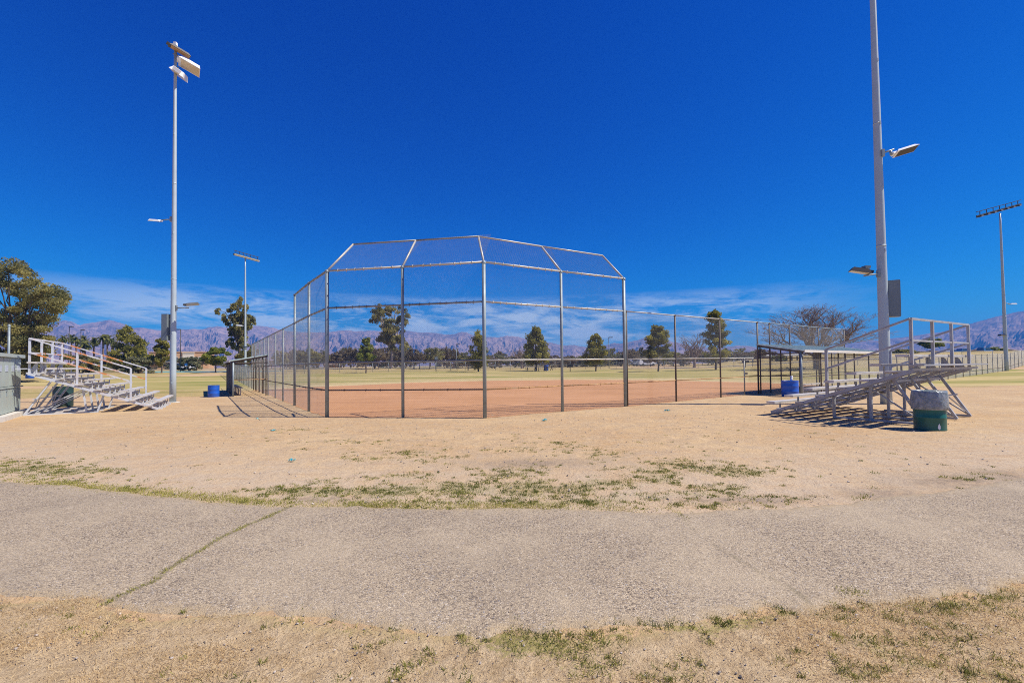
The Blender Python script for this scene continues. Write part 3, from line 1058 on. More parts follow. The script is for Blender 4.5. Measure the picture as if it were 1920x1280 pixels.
RAZ, REL = ridge_profile()
azs = np.linspace(-1.05, 1.12, 900)
ridge = np.interp(azs, RAZ, REL)
RR = 3300.0 + 300.0 * sstep(0.36, 0.72, azs)
ss = np.linspace(0, 1, 46)
AZ, SS = np.meshgrid(azs, ss, indexing='ij')
TOP = np.repeat((ridge * RR)[:, None], len(ss), 1)
small = (fbm(azs * 160, azs * 0, 71, 3) - 0.5) * 5.0
rdist = (RR * 0.66)[:, None] + (RR * 0.34)[:, None] * SS
gull = np.abs(fbm(AZ * 55 + (fbm(AZ * 14, SS * 3, 74) - .5) * 4, SS * 2.2, 72, 5, 0.6) - 0.5) * 2
gull2 = np.abs(fbm(AZ * 130 + (fbm(AZ * 30, SS * 4, 77) - .5) * 5, SS * 5.0, 75, 4, 0.6) - 0.5) * 2
gull0 = np.abs(fbm(AZ * 20 + (fbm(AZ * 7, SS * 2, 84) - .5) * 3, SS * 1.2, 82, 4, 0.55) - 0.5) * 2
prof = SS ** 0.85
MZ = 2.0 + (TOP + small[:, None] * SS) * prof - (gull0 * 110 + gull * 60 + gull2 * 18) * np.sin(np.pi * np.clip(SS, 0, 1)) ** 0.8 * np.clip(TOP / 230, 0.15, 1.1)
MZ[:, -1] = (TOP + small[:, None])[:, -1]
MZ = np.maximum(MZ, 0.5)
MXx = np.sin(AZ) * rdist
MYy = np.cos(AZ) * rdist
mid_ = np.arange(AZ.size).reshape(AZ.shape)
MFq = np.stack([mid_[:-1, :-1], mid_[1:, :-1], mid_[1:, 1:], mid_[:-1, 1:]], -1).reshape(-1, 4)


def mountain_mat():
    m, t, b = newmat('desert_mountain_rock')
    geo = t.nodes.new('ShaderNodeNewGeometry').outputs['Position']
    n1 = noise(t, geo, 0.006, 8, 0.65)
    n2 = noise(t, geo, 0.03, 6, 0.7)
    c = mixc(t, ramp(t, n1, [(0.38, 0), (0.62, 1)]), (0.22, 0.15, 0.15), (0.44, 0.29, 0.235))
    c = mixc(t, mathn(t, 'MULTIPLY', ramp(t, n2, [(0.40, 1), (0.50, 0)]), 0.6), c, (0.07, 0.06, 0.06))
    c = mixc(t, mathn(t, 'MULTIPLY', ramp(t, n2, [(0.60, 0), (0.70, 1)]), 0.5), c, (0.60, 0.40, 0.31))
    t.links.new(c, b.inputs['Base Color'])
    b.inputs['Roughness'].default_value = 0.95
    b.inputs['Specular IOR Level'].default_value = 0.05
    return m


mt = np_mesh('mountains', np.stack([MXx.ravel(), MYy.ravel(), MZ.ravel()], 1), MFq, mountain_mat(), smooth=False)
tag(mt, 'long purple mountain range with a higher blue slope at right', None, kind='structure')


# ------------------------------------------------------------------ fences
def clip_seg(p, d, L, z0, z1):
    """Line (s,z)=p+d*t clipped to 0..L, z0..z1."""
    t0, t1 = -1e9, 1e9
    for a, da, lo, hi in ((p[0], d[0], 0, L), (p[1], d[1], z0, z1)):
        ta, tb = (lo - a) / da, (hi - a) / da
        if ta > tb:
            ta, tb = tb, ta
        t0, t1 = max(t0, ta), min(t1, tb)
    return (t0, t1) if t1 > t0 + 1e-4 else None


def wire_panel(q00, q10, q01, pitch=0.0707, r=0.0019):
    """Chain-link wires over the parallelogram q00-q10 (along) and q00-q01 (up); returns (verts, faces)."""
    q00, q10, q01 = Vector(q00), Vector(q10), Vector(q01)
    ex, ez = q10 - q00, q01 - q00
    L, Hh = ex.length, ez.length
    ex, ez = ex / L, ez / Hh
    nn = ex.cross(ez).normalized()
    V, F = [], []
    for sgn in (1, -1):
        c = -Hh if sgn > 0 else 0
        s0 = -Hh
        k = int(s0 / pitch) - 1
        while k * pitch < L + Hh:
            st = k * pitch
            p = (st, 0.0) if sgn > 0 else (st, 0.0)
            cl = clip_seg(p, (sgn * 1.0, 1.0), L, 0, Hh)
            k += 1
            if cl is None:
                continue
            A = q00 + ex * (p[0] + sgn * cl[0]) + ez * cl[0]
            B = q00 + ex * (p[0] + sgn * cl[1]) + ez * cl[1]
            d = (B - A).normalized()
            off = nn * (r * 1.0 * sgn)
            sd = d.cross(nn).normalized()
            i = len(V)
            for P in (A + off, B + off):
                V += [P + nn * r, P + (sd * 0.87 - nn * 0.5) * r, P - (sd * 0.87 + nn * 0.5) * r]
            F += [(i, i + 1, i + 4, i + 3), (i + 1, i + 2, i + 5, i + 4), (i + 2, i, i + 3, i + 5)]
    return V, F


def mesh_part(name, q00, q10, q01, parent, pitch=0.0707, r=0.0016, mat=None, extra=None):
    V, F = wire_panel(q00, q10, q01, pitch, r)
    o = parent.location
    return np_mesh(name, np.array([(v.x - o.x, v.y - o.y, v.z - o.z) for v in V]), np.array(F), mat or M['wire'], parent=parent)


def post(parent, p, h, r, mat, cap=True, z=None):
    mb = MB()
    b = Vector(p)
    b.z = Hs(b.x, b.y) - 0.06 if z is None else z
    t = Vector((b.x, b.y, b.z + h + 0.06))
    mb.tube(b, t, r, n=10)
    if cap:
        mb.lathe(t, [(r * 1.25, -0.05), (r * 1.25, 0.0), (r * 0.8, 0.035), (0.001, 0.05)], 10)
    return mb.build('post', mat, parent, parent.location)


def rail(parent, p, q, r, mat, name='rail', ties=0.0, below=True):
    mb = MB()
    mb.tube(p, q, r, n=8)
    if ties > 0:
        p_, q_ = Vector(p), Vector(q)
        L = (q_ - p_).length
        n = int(L / ties)
        rr = random.Random(int(L * 1000) + int(p_.z * 100))
        for k in range(1, n):
            c = p_ + (q_ - p_) * ((k + rr.uniform(-.25, .25)) / n)
            d = (q_ - p_).normalized()
            mb.tube(c - d * 0.012, c + d * 0.012, r * 1.35, n=7)
            mb.tube(c + Vector((0, 0, -r * 2.2)), c + Vector((0, 0, r * 2.0)) + d * 0.02, 0.006, n=4)
    return mb.build(name, mat, parent, parent.location)


def up(p, h):
    return Vector((p.x, p.y, Hs(p.x, p.y) + h))


# --- backstop
bs = thing('backstop', gz(PC), 'tall chain link backstop with angled overhang behind home plate', 'backstop')
HB, HF, HM, HL = 4.93, 3.67, 1.82, 0.90
posts_b = [PA2, PA1, PA, PB, PC, PD, PE]
for p in posts_b:
    main = p in (PA, PC, PE)
    post(bs, p, HB, 0.062 if main else 0.05, M['galv'])
ZT = 6.1


def plane_pt(px, py, z):
    d = ray(px, py)
    k = (z - EYE) / d.z
    return Vector((d.x * k, d.y * k, z))


tips = [plane_pt(*p, ZT) for p in ((662.4, 458), (779.6, 450.6), (896.9, 443.2), (1014.8, 461.8), (1129.3, 479))]
for k in range(6):
    a, b = posts_b[k], posts_b[k + 1]
    left = k < 4
    rail(bs, up(a, HB), up(b, HB), 0.034, M['pipe'] if k < 2 else M['pipe_pale'], ties=0.33 if k >= 2 else 0.6)
    rail(bs, up(a, HF), up(b, HF), 0.03, M['pipe'] if left else M['pipe_pale'], ties=0.28 if k >= 2 else 0.5)
    rail(bs, up(a, HM), up(b, HM), 0.026, M['pipe'] if left else M['pipe_pale'], ties=0.5)
    rail(bs, up(a, HL), up(b, HL), 0.022, M['dark_pipe'] if left else M['rust_pipe'], ties=0.6)
    inn = Vector((0, 0, 0))
    dd = (b - a).normalized()
    nin = Vector((-dd.y, dd.x, 0)) * (0.045)
    if nin.y < 0 and k >= 2:
        nin = -nin
    A, B = a + nin, b + nin
    mesh_part('mesh_panel', up(A, 0.02), up(B, 0.02), up(A, HM), bs)
    mesh_part('mesh_panel', up(A, HM), up(B, HM), up(A, HF), bs)
    mesh_part('mesh_panel', up(A, HF), up(B, HF), up(A, HB), bs)
for k, t_ in enumerate(tips):
    rail(bs, up(posts_b[k + 2], HB), t_, 0.036, M['pipe_pale'], 'overhang_arm')
for k in range(4):
    rail(bs, tips[k], tips[k + 1], 0.032, M['pipe'] if k < 2 else M['pipe_pale'], 'overhang_rail')
    a, b = up(posts_b[k + 2], HB), up(posts_b[k + 3], HB)
    # mesh on the overhang is a plane trapezoid, wired as the parallelogram it mostly is
    mesh_part('overhang_mesh', a + Vector((0, 0, .03)), b + Vector((0, 0, .03)), (a + (tips[k] - a) * 1.0) + Vector((0, 0, .03)), bs)


# --- foul line fences
def fence(name, label, pts, h, rails, mat_post, mat_rail, r_post=0.035, pitch=0.0707, rw=0.0017, zlow=0.03, group=None, mats=None, mesh=True, dz=0):
    f = thing(name, gz(pts[0]), label, 'fence', group)
    for p in pts:
        post(f, p, h, r_post, mat_post)
    for k in range(len(pts) - 1):
        a, b = pts[k], pts[k + 1]
        for j, z in enumerate(rails):
            rail(f, up(a, z), up(b, z), 0.024 if j == 0 else 0.02, (mats[j] if mats else mat_rail))
        if mesh:
            mesh_part('mesh_panel', up(a, zlow), up(b, zlow), up(a, h), f, pitch, rw)
    return f


lp = [PA2 + LDIR * s for s in (0.12, 3.52, 6.45, 9.84, 12.2, 14.9, 17.9, 21.05)]
fence('tall_fence', 'tall chain link fence running back beside the left dugout', lp[0:], HF, (HF, HM, HL), M['galv'], M['pipe'], 0.038,
      mats=(M['pipe'], M['pipe'], M['dark_pipe']))
rp = [PE + RDIR * s for s in (0.12, 3.20, 6.62, 10.09)]
fr = fence('tall_fence', 'tall chain link fence right of the backstop with a latched gate bay', rp, HF, (HF, HM, HL), M['dark_pipe'], M['pipe_pale'], 0.036,
           mats=(M['pipe_pale'], M['pipe_pale'], M['rust_pipe']))
gp = PE + RDIR * 8.75
post(fr, gp, HM - 0.05, 0.032, M['pipe'])
gmb = MB()
gmb.tube(up(gp, 0.95) , up(PH, 0.95), 0.018, n=6)
gmb.box(up(gp + RDIR * 0.15, 1.06), (0.22, 0.06, 0.10), RDIR, RDIR.cross(Vector((0, 0, 1))))
gmb.build('gate_latch', M['dark_pipe'], fr, fr.location)
rp2 = [PH + RDIR * s for s in (0.02, 1.28, 3.56, 7.28, 11.2)]
fence('tall_fence', 'tall dark posted chain link fence rising behind the right dugout roof', rp2, HF, (HF, HM, HL), M['dark_pipe'], M['galv'], 0.038,
      mats=(M['galv'], M['dark_pipe'], M['dark_pipe']))


# --- low fences
q0 = PH + RDIR * 11.2
q1 = PH + RDIR * 11.2 + ROUT * 2.05
lowr = [q0, q1] + [q1 + RDIR * s for s in np.arange(2.45, 52, 2.45)]
fence('low_fence', 'waist to head high chain link fence running off to the right beyond the bleachers', lowr, 1.88, (1.88, 0.42), M['dark_pipe'], M['pipe_pale'], 0.032, 0.09, 0.0024,
      mats=(M['pipe_pale'], M['dark_pipe']))
lowl = [PA2 + LDIR * (21.05 + s) for s in np.arange(0.0, 46, 2.9)]
fence('low_fence', 'low chain link fence continuing away beyond the left dugout', lowl, 1.83, (1.83,), M['galv'], M['galv'], 0.03, 0.12, 0.0028)
# outfield arc
arcp = []
e0, e1 = lowl[-1], lowr[-1]
for k in range(44):
    s_ = k / 43
    a0_, a1_ = math.atan2(e0.x, e0.y), math.atan2(e1.x, e1.y)
    r0_, r1_ = e0.length, e1.length
    a = a0_ + (a1_ - a0_) * s_
    r = r0_ + (r1_ - r0_) * s_ + 6.0 * math.sin(math.pi * s_)
    arcp.append(Vector((math.sin(a) * r, math.cos(a) * r, 0)))
fence('outfield_fence', 'long low chain link fence curving round the far edge of the outfield', arcp, 1.8, (1.8, 0.9), M['galv'], M['galv'], 0.03, 0.2, 0.004)


# ------------------------------------------------------------------ dugouts
def dugout(base, along, out, length, depth, label, dark):
    o = thing('dugout', gz(base), label, 'dugout')
    zf, zb = 2.5, 2.14
    g = Hs(base.x, base.y)
    th = 0.05
    P = [base - along * 0.12 + out * -0.05, base + along * (length + .1) - out * 0.05, base + along * (length + .1) + out * (depth + 0.18), base - along * 0.12 + out * (depth + 0.18)]
    zz = [g + zf, g + zf, g + zb - 0.03, g + zb - 0.03]
    mb = MB()
    mb.hexa([Vector((p.x, p.y, z)) for p, z in zip(P, zz)] + [Vector((p.x, p.y, z + th)) for p, z in zip(P, zz)])
    # corrugation ribs
    n = int(length / 0.4)
    for k in range(n):
        s_ = (k + .5) / n
        a = P[0] + (P[1] - P[0]) * s_
        b = P[3] + (P[2] - P[3]) * s_
        mb.bar(Vector((a.x, a.y, g + zf + th + .008)), Vector((b.x, b.y, g + zb - .03 + th + .008)), 0.05, 0.02)
    mb.build('roof', M['roof'], o, o.location)
    tr = MB()
    tr.bar(Vector((P[3].x, P[3].y, g + zb - .02)) + out * 0.03, Vector((P[2].x, P[2].y, g + zb - .02)) + out * 0.03, 0.03, 0.12)
    tr.build('fascia', M['trim'], o, o.location)
    for e in (0, length):
        tr = MB()
        a = base + along * e
        b = base + along * e + out * (depth + .1)
        tr.bar(Vector((a.x, a.y, g + zf - .06)), Vector((b.x, b.y, g + zb - .08)), 0.05, 0.09)
        tr.build('rafter', M['dark_pipe'], o, o.location)
        tr = MB()
        tr.bar(Vector((a.x, a.y, g + 2.02)), Vector((b.x, b.y, g + 2.02)), 0.05, 0.06)
        tr.build('tie_bar', M['dark_pipe'], o, o.location)
    nb = max(3, int(round(length / 2.4)))
    for k in range(nb + 1):
        p = base + along * (length * k / nb) + out * depth
        post(o, p, zb - 0.05, 0.035 if k else 0.055, M['galv'] if k in (0,) else M['dark_pipe'], cap=False)
        p2 = base + along * (length * k / nb) + out * 0.10
        post(o, p2, zf - 0.02, 0.032, M['dark_pipe'], cap=False)
    for k in range(nb):
        a = base + along * (length * k / nb) + out * depth
        b = base + along * (length * (k + 1) / nb) + out * depth
        if dark:
            mb = MB()
            m_ = 9
            for j in range(m_):
                p = a + (b - a) * ((j + .5) / m_)
                mb.box((p.x, p.y, Hs(p.x, p.y) + 1.03), ((b - a).length / m_ * 0.86, 0.02, 1.95), along, out)
            mb.build('screen', M['slat'], o, o.location)
        else:
            mesh_part('mesh_panel', up(a, .03), up(b, .03), up(a, 2.05), o)
        rail(o, up(a, 0.9 if not dark else 1.0), up(b, 0.9 if not dark else 1.0), 0.02, M['dark_pipe'])
    for e in ((length,) if dark else (0, length)):
        a = base + along * e
        b = base + along * e + out * depth
        if e or not dark:
            rail(o, up(a, 0.92), up(b, 0.92), 0.02, M['dark_pipe'])
            mesh_part('mesh_panel', up(a, .03), up(b, .03), up(a, 2.0), o)
    if dark:
        a, b = base, base + out * depth
        rail(o, up(a, 1.0), up(b, 1.0), 0.02, M['rust_pipe'])
    bn = MB()
    a = base + along * 1.2 + out * (depth - 0.45)
    b = base + along * (length - 0.6) + out * (depth - 0.45)
    bn.bar(up(a, 0.46), up(b, 0.46), 0.28, 0.045)
    for k in range(5):
        p = a + (b - a) * (k / 4.0)
        bn.bar(up(p, 0.0), up(p, 0.44), 0.05, 0.05)
    bn.build('bench', M['plank'], o, o.location)
    return o


dugout(PL5 + LDIR * 0.15, LDIR, LOUT, 8.4, 1.85, 'low roofed dugout with dark screened back, left of the field', True)
dr = dugout(PH + RDIR * 0.05, RDIR, ROUT, 11.0, 2.0, 'long open dugout with pale green sheet roof, right of the field', False)
sh = MB()
a_, b_ = PH + RDIR * 5.4 + RDIR.cross(Vector((0, 0, 1))) * 0.25, PH + RDIR * 10.4 + RDIR.cross(Vector((0, 0, 1))) * 0.25
sh.bar(up(a_, 1.72), up(b_, 1.72), 0.30, 0.05)
sh.build('shelf', M['trim'], dr, dr.location)


# ------------------------------------------------------------------ bleachers
def bleacher(label, org, wdir, mirror, N, Rn, hr, zs, L, wB, zT, zD, guards, u_posts, baseZ, white, foot_w, legs_mid):
    wdir = Vector(wdir).normalized()
    rotz = math.atan2(-wdir.x, wdir.y)
    o = thing('bleacher', (org[0], org[1], baseZ), label, 'bleacher', rotz=rotz)
    S = -1 if mirror else 1
    frm = M['white_steel'] if white else M['alu']
    rl = M['rust_rail'] if white else M['alu']

    def P(u, w, z):
        return Vector((S * u, w, z))

    slope = (zD - 0.05) / wB

    def zstr(w):
        return 0.05 + w * slope
    for k in range(N):
        mb = MB()
        w = k * Rn
        zt = zs + k * hr
        mb.box(P(L / 2, w + .12, zt - .018), (L, .24, .036))
        mb.box(P(L / 2, w + .006, zt - .045), (L, .012, .03))
        mb.box(P(L / 2, w + .234, zt - .045), (L, .012, .03))
        for e in (0.004, L - 0.004):
            mb.box(P(e, w + .12, zt - .028), (.014, .25, .062))
        mb.build('seat', M['plank'], o)
        if k > 0:
            mb = MB()
            zf = zs + k * hr - 0.43
            for q in ((k - 1) * Rn + .285,):
                ww = .225
                mb.box(P(L / 2, q + ww / 2, zf), (L - .04, ww, .036))
                mb.box(P(L / 2, q + .01, zf - .03), (L - .04, .012, .03))
            mb.build('footboard', M['plank'], o)
    # rear deck board behind the last seat
    mb = MB()
    zf = zs + N * hr - 0.43
    mb.box(P(L / 2, (N - 1) * Rn + .26 + .14, zf - .06), (L - .04, .30, .036))
    mb.box(P(L / 2, wB + .06, zD + .02), (L, .03, .06))
    mb.build('rear_board', frm, o)
    us = [u_posts[0] + 0.42 + (u_posts[1] - u_posts[0] - 0.84) * i / 3 for i in range(4)]
    for i, u in enumerate(us):
        mb = MB()
        mb.bar(P(u, 0.0, zstr(0) - .01), P(u, wB, zstr(wB) - .01), .045, .075)
        mb.bar(P(u, 0.0, 0.03), P(u, 0.35, 0.03), .06, .05)
        for k in range(N):
            w = k * Rn + .12
            z1 = zs + k * hr - .036
            mb.bar(P(u, w, zstr(w) - .03), P(u, w, z1 - .02), .035, .04)
            mb.bar(P(u, w - .10, z1 - .014), P(u, w + .10, z1 - .014), .05, .03)
            zf = zs + (k + 1) * hr - 0.43
            if k < N - 1:
                mb.bar(P(u, w + .02, zf - .035), P(u, w + Rn - .05, zf - .035), .045, .035)
        # gusset behind the top seat
        w = (N - 1) * Rn + .14
        z1 = zs + (N - 1) * hr - .05
        for e in (-.006, .006):
            mb.poly([P(u + e, w, z1), P(u + e, w, z1 - .40), P(u + e, w + .22, z1 - .40), P(u + e, w + .05, z1 - .05)])
        mb.build('frame', frm, o)
        # legs
        wl = wB - 0.50
        zl = zstr(wl) - .05
        mb = MB()
        mb.bar(P(u, wl, zl), P(u, foot_w, 0.02), .06, .06)
        mb.build('leg', frm, o)
        for (wt_, wf_) in (legs_mid if i in (0, 2) else legs_mid[:1]):
            mb = MB()
            mb.bar(P(u, wt_, zstr(wt_) - .05), P(u, wf_, 0.02), .06, .06)
            mb.build('leg', frm, o)
        mb = MB()
        mb.bar(P(u, legs_mid[-1][1], 0.035), P(u, foot_w, 0.035), .07, .05)
        mb.bar(P(u + .035, legs_mid[0][0], zstr(legs_mid[0][0]) - .12), P(u + .035, foot_w - .05, 0.07), .035, .035)
        mb.build('brace', frm, o)
    mb = MB()
    mb.bar(P(us[0], wB - .50, zstr(wB - .5) - .10), P(us[3], wB - .50, zstr(wB - .5) - .10), .05, .06)
    mb.bar(P(us[0] - .2, foot_w - .30, 0.62), P(us[3] + .1, foot_w - .30, 0.62), .035, .035)
    for i in (0, 2):
        mb.bar(P(us[i] + .45, foot_w - .30, 0.60), P(us[i + 1] - .03, foot_w - .03, 0.10), .025, .025)
    mb.build('cross_brace', frm, o)
    # guard rails
    for i in range(4):
        u = u_posts[0] + (u_posts[1] - u_posts[0]) * i / 3
        mb = MB()
        mb.bar(P(u, wB + .02, zD - .05), P(u, wB + .02, zT), .062, .062)
        mb.build('guard_post', frm, o)
    mid_z = zT - 0.53
    mb = MB()
    mb.bar(P(u_posts[0], wB + .02, zT), P(u_posts[1], wB + .02, zT), .05, .05)
    mb.build('guard_rail', rl, o)
    mb = MB()
    mb.bar(P(u_posts[0], wB + .02, mid_z), P(u_posts[1], wB + .02, mid_z), .045, .045)
    mb.build('guard_rail', rl, o)
    for e in (0, 1):
        u = u_posts[e] + (-.035 if e == 0 else .035)
        w0 = guards[0]
        ztf = zT - (wB - w0) * slope
        for w in guards:
            mb = MB()
            ztp = zT - (wB - w) * slope
            mb.bar(P(u, w, zstr(w) - .06), P(u, w, ztp), .062, .062)
            mb.build('guard_post', frm, o)
        for dz_ in (0, -0.53):
            mb = MB()
            mb.bar(P(u, w0, ztf + dz_), P(u, wB + .02, zT + dz_), .05, .05)
            mb.build('guard_rail', rl, o)
        # the side beam that closes the ends of the footboards
        mb = MB()
        mb.bar(P(u, 0.10, zstr(.1) - .02), P(u, wB + .05, zstr(wB + .05) - .02), .045, .085)
        mb.build('side_beam', frm, o)
    return o


thR = 0.54
bR = bleacher('grey aluminium bleacher seen from behind, right of the backstop', (7.815, 14.02), (math.sin(thR), -math.cos(thR), 0), True,
              7, 0.538, 0.225, 0.40, 4.74, 3.50, 2.62, 1.36, (1.66,), (0.10, 4.17), 0.07, False, 3.62, [(2.5, 2.5), (1.62, 1.62)])
thL = 2.122
bL = bleacher('white bleacher with rust streaked rails seen side on, left of the field', (-14.626, 18.982), (-math.sin(thL), math.cos(thL), 0), False,
              8, 0.535, 0.232, 0.42, 4.57, 3.93, 2.92, 1.60, (1.0, 2.62), (0.13, 3.92), -0.10, True, 4.20, [(2.55, 2.42), (1.9, 2.1)])


# ------------------------------------------------------------------ light poles
def lamp_head(name, c, axis_, upv, L, W, Ht, mat, lens_mat, parent, lens=True, taper=0.75):
    """A flat tapered lamp housing with a lens on its underside."""
    c = Vector(c)
    ax = Vector(axis_).normalized()
    side = ax.cross(Vector(upv)).normalized()
    u_ = side.cross(ax).normalized()
    mb = MB()
    mb.box(c, (L, W, Ht), ax, side, u_, taper)
    mb.box(c - ax * (L * 0.52), (L * 0.16, W * 0.5, Ht * 0.7), ax, side, u_)
    ob = mb.build(name, mat, parent, parent.location)
    if lens:
        lb = MB()
        lb.box(c - u_ * (Ht / 2 + .004) + ax * L * .04, (L * .86, W * .84, .02), ax, side, u_)
        lo = lb.build('lens', lens_mat, ob)
        lo.data.transform(Matrix.Translation(-parent.location))
    return ob


def pole_mesh(base, h, r0, r1, lean=(0, 0), bands=(0.35, 0.62)):
    mb = MB()
    b = Vector(base)
    t = b + Vector((lean[0], lean[1], h))
    pts, rr = [], []
    for k in range(13):
        s_ = k / 12
        pts.append(b + (t - b) * s_)
        rr.append(r0 + (r1 - r0) * s_)
    mb.path(pts, rr, 16)
    for s_ in bands:
        c = b + (t - b) * s_
        mb.tube(c - Vector((0, 0, .03)), c + Vector((0, 0, .03)), (r0 + (r1 - r0) * s_) * 1.03, n=16)
    for k in range(6):
        c = b + (t - b) * (0.06 + 0.14 * k)
        rad_ = r0 + (r1 - r0) * (0.06 + 0.14 * k)
        mb.box(c + Vector((0.2 * rad_, -rad_ * 0.98, 0)), (.05, .03, .11))
    return mb


def bracket(parent, a, b, r=0.03, n=8):
    mb = MB()
    mb.tube(a, b, r, n=n)
    mb.box(a, (.10, .10, .26))
    return mb.build('arm', M['galv'], parent, parent.location)


# left pole
pl = on_ground(324, 754)
LPY = pl.y
top_z = at_depth(326, 92, LPY).z
LP = thing('light_pole', pl, 'tall pale steel floodlight pole beside the left bleacher', 'light pole')
pole_mesh((pl.x, pl.y, pl.z - .1), top_z - pl.z, 0.150, 0.062, (0, 0)).build('pole', M['pole'], LP, LP.location)


def at(px, py, dy=0.0):
    return at_depth(px, py, LPY + dy)


arm = MB()
arm.tube(at(324, 101), at(345, 108, 0.2), 0.03)
arm.tube(at(329, 98, 0.1), at(329, 126, 0.1), 0.035)
arm.tube(at(326, 126), at(336, 128, 0.1), 0.03)
arm.build('arm', M['galv'], LP, LP.location)
lamp_head('floodlight', at(337, 95, -.1), at(352, 104, .2) - at(322, 86, -.3), (0.25, -.1, 1), 0.95, 0.62, 0.10, M['darkmetal'], M['rust_pipe'], LP)
lamp_head('floodlight', at(357, 124, .2), at(373, 133, .35) - at(342, 115, 0), (0.35, .75, 1), 0.98, 0.58, 0.26, M['white'], M['lens'], LP)
lamp_head('floodlight', at(337, 138, .1), at(346, 146, .9) - at(331, 129, -.3), (0.2, .85, 1), 0.90, 0.66, 0.24, M['white'], M['lens'], LP)
mb = MB()
mb.box(at(329, 83), (.14, .14, .16))
mb.build('photocell', M['white'], LP, LP.location)
bracket(LP, at(321, 411, 0), at(302, 413, -.1))
lamp_head('area_lamp', at(291, 413, -.1), (-1, -.15, .05), (0, -.25, 1), 0.55, 0.30, 0.10, M['white'], M['darkmetal'], LP)
bracket(LP, at(330, 577, 0), at(354, 577, -.1), 0.025)
lamp_head('floodlight', at(360, 570, -.1), at(373, 569, .2) - at(348, 571, -.2), (0, 0, 1), 0.62, 0.34, 0.12, M['darkmetal'], M['lens'], LP)
mb = MB()
c0 = at(311.5, 613.5, -.06)
hh = (at(312, 588) - at(312, 637)).z
mb.box(c0, (0.30, 0.26, hh))
mb.box(c0 + Vector((0.0, -.135, 0)), (0.26, 0.012, hh - .05))
mb.box(c0 + Vector((.16, 0, hh * .3)), (.14, .06, .05))
mb.box(c0 + Vector((.16, 0, -hh * .3)), (.14, .06, .05))
mb.build('control_box', M['boxgrey'], LP, LP.location)
ft = MB()
ft.tube((pl.x, pl.y, pl.z - .05), (pl.x, pl.y, pl.z + 0.02), 0.30, n=20)
ft.build('footing', M['concrete'], LP, LP.location)

# right pole
pr = on_ground(1662, 757)
RP = thing('light_pole', pr, 'tall steel light pole with side control box behind the right bleacher', 'light pole')
RY = pr.y
tr_ = at_depth(1636, -20, RY)
pole_mesh((pr.x, pr.y, pr.z - .1), 17.2, 0.185, 0.085, ((tr_.x - pr.x) * (17.2 / (tr_.z - pr.z)), 0)).build('pole', M['pole'], RP, RP.location)


def atr(px, py, dy=0.0):
    return at_depth(px, py, RY + dy)


bracket(RP, atr(1655, 287, -.15), atr(1676, 280, -.2))
mb = MB()
mb.tube(atr(1670, 283, -.2), atr(1671, 291, -.2), 0.045)
mb.build('arm', M['galv'], RP, RP.location)
lamp_head('area_lamp', atr(1697, 282, -.25), atr(1714, 277, -.25) - atr(1672, 290, -.2), (0.1, .35, 1), 0.80, 0.36, 0.10, M['white'], M['darkmetal'], RP)
bracket(RP, atr(1647, 513, -.05), atr(1620, 517, -.2), 0.028)
lamp_head('floodlight', atr(1613, 507, -.2), atr(1592, 504, -.1) - atr(1628, 509, -.3), (0, 0, 1), 0.66, 0.36, 0.15, M['darkmetal'], M['lens'], RP)
mb = MB()
mb.box(atr(1624, 501, -.2), (.2, .2, .09))
mb.build('photocell', M['boxgrey'], RP, RP.location)
mb = MB()
c0 = atr(1675, 560, -.02)
hh = (atr(1675, 526) - atr(1675, 594)).z
ca = Vector((math.cos(R_(-30)), math.sin(R_(-30)), 0))
cb = Vector((-ca.y, ca.x, 0))
mb.box(c0, (.36, .30, hh), ca, cb)
mb.box(c0 + ca * .186, (.012, .26, hh - .06), ca, cb)
mb.box(c0 - cb * .156, (.32, .012, hh - .06), ca, cb)
mb.build('control_box', M['boxgrey'], RP, RP.location)


def far_pole(px, Y, py_top, bar, label, r0, r1, lean_px=0, heads=7, grp='floodlight poles in the distance'):
    b, h = stand(px, Y, py_top)
    o = thing('light_pole', b, label, 'light pole', grp)
    tx = at_depth(px + lean_px, py_top, Y)
    pole_mesh((b.x, b.y, b.z - .1), h, r0, r1, (tx.x - b.x, 0)).build('pole', M['pole'], o, o.location)
    (ax_, ay_, ad), (bx_, by_, bd) = bar
    A, B = at_depth(ax_, ay_, Y + ad), at_depth(bx_, by_, Y + bd)
    mb = MB()
    mb.bar(A, B, .10, .10)
    mb.bar(A + Vector((0, 0, .42)), B + Vector((0, 0, .42)), .07, .07)
    for k in range(heads):
        c = A + (B - A) * ((k + .5) / heads)
        mb.bar(c, c + Vector((0, 0, .42)), .05, .05)
    mb.build('crossbar', M['darkmetal'], o, o.location)
    d = (B - A).normalized()
    nrm = Vector((-d.y, d.x, 0))
    for k in range(heads):
        c = A + (B - A) * ((k + .5) / heads) + Vector((0, 0, -.12))
        lamp_head('floodlight', c, d, Vector((0, 0, 1)), .55, .5, .16, M['darkmetal'], M['lens'], o)
    return o, b, h


